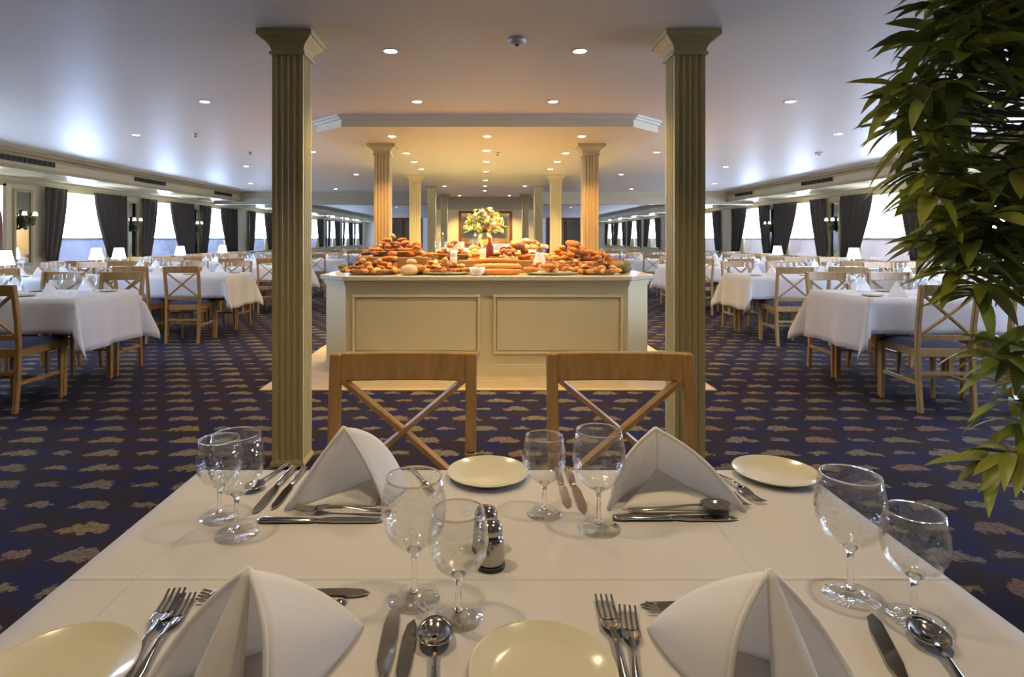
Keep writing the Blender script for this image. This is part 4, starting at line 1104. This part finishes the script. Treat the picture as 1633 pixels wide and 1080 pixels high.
# ------------------------------------------------------------------ big plant at right
pt = thing('potted_tree', 'tall leafy potted tree at the right edge of the picture', 'potted plant', (2.3, 1.95, .001))
MB().lathe([(.0001, 0), (.13, 0), (.17, .28), (.185, .28), (.185, .32), (.165, .32), (.155, .28), (.0001, .27)], 32).build('pot', 'pot', pt)
MB().lathe([(.0001, .285), (.155, .285), (.0001, .29)], 24).build('soil', 'soil', pt)
tr = MB(); rr = random.Random(21)
trunk = [Vector((0, 0, .28)), Vector((.02, 0, .7)), Vector((-.03, .02, 1.1)), Vector((-.02, 0, 1.6)), Vector((.0, .02, 2.0)), Vector((-.02, 0, 2.12))]
tr.tube(trunk, [.028, .025, .022, .018, .012, .008], 10); tr.build('trunk', 'bark', pt)
br = MB(); leaf_l = MB(); leaf_d = MB()
base = Vector((2.3, 1.95, 0))
def leaf(mb, p, d, L, W, droop):
    d = d.normalized(); side = d.cross(Vector((0, 0, 1)))
    if side.length < .1: side = Vector((1, 0, 0))
    side.normalize(); side = (side+Vector((0, 0, rr.uniform(-.5, .5)))).normalized(); up = side.cross(d).normalized()
    n = 6; vs = []
    for i in range(n+1):
        u = i/n; c = p+d*L*u+Vector((0, 0, -droop*L*u*u)); w = W*math.sin(PI*min(1, u*.93+.05))**.8*(1-.35*u)
        if i == n: w = .0006
        vs += [c-side*w+up*w*.35, c, c+side*w+up*w*.35]
    fs = []
    for i in range(n):
        a = i*3; fs += [(a, a+1, a+4, a+3), (a+1, a+2, a+5, a+4)]
    mb.add(vs, fs, True)
def whorl(c, n=8, L=.15, up=.2, dark=.4, dirn=None):
    c = c-base
    # branch to the trunk
    zt = max(.5, min(2.05, c.z-.12)); q = Vector((0, 0, zt)); mid = (c+q)*.5+Vector((0, 0, .04))
    br.tube([q, mid, c], [.008, .006, .0035], 5)
    for k in range(n):
        a = 2*PI*k/n+rr.uniform(-.3, .3)
        d = Vector((math.cos(a), math.sin(a), rr.uniform(-.55, .5)+up))
        if dirn is not None: d = d+dirn*.8
        l = L*rr.uniform(.75, 1.2)
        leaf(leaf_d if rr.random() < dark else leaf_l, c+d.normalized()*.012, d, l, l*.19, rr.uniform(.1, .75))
sil = [(1500, 15), (1530, 40), (1490, 75), (1465, 110), (1445, 140), (1440, 165), (1455, 195), (1480, 215), (1440, 205), (1500, 245), (1470, 275), (1520, 290), (1490, 315), (1510, 350), (1500, 385), (1545, 400), (1530, 435), (1560, 455), (1585, 420), (1560, 470), (1620, 440)]
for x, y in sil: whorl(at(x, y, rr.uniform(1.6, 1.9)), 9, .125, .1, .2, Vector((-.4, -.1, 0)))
for k in range(165):
    y = rr.uniform(-90, 410); lo = 1500 if y < 60 else (1465 if y < 260 else 1500+max(0, (y-350)*.3))
    x = rr.uniform(lo, 1800); D = rr.uniform(1.55, 2.25)
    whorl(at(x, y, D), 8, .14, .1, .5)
for x, y in ((1600, 545), (1640, 560), (1625, 585), (1590, 575), (1650, 520), (1620, 640), (1660, 620), (1640, 680), (1585, 735), (1612, 722), (1640, 735), (1670, 700)):
    whorl(at(x, y, rr.uniform(1.6, 1.8)), 8, .13, 0, .1)
br.build('branches', 'bark', pt); leaf_l.build('foliage', 'leaf', pt); leaf_d.build('dark_foliage', 'leaf_dark', pt)  # leaves split at random between a lighter and a darker green

# ------------------------------------------------------------------ light, camera, world
w = bpy.data.worlds.new('World'); sc.world = w; w.use_nodes = True
bg = w.node_tree.nodes['Background']; bg.inputs[0].default_value = (.78, .86, 1, 1); bg.inputs[1].default_value = 1.3

cam = bpy.data.cameras.new('camera'); co = bpy.data.objects.new('camera', cam); col.objects.link(co)
co.location = (0, 0, CH); co.rotation_euler = (PI/2, 0, 0)
cam.sensor_width = 36; cam.lens = F/1633*36; cam.shift_x = (816.5-VX)/1633; cam.shift_y = -(540-VY)/1633
cam.clip_start = .02; cam.clip_end = 100
sc.camera = co
vs = sc.view_settings; vs.view_transform = 'Standard'; vs.look = 'None'; vs.gamma = 1; vs.use_curve_mapping = False; vs.exposure = 0.95
sc.cycles.use_denoising = True
sc.cycles.caustics_refractive = False; sc.cycles.caustics_reflective = False
sc.cycles.max_bounces = 8; sc.cycles.transparent_max_bounces = 24; sc.cycles.diffuse_bounces = 4
sc.cycles.sample_clamp_indirect = 6
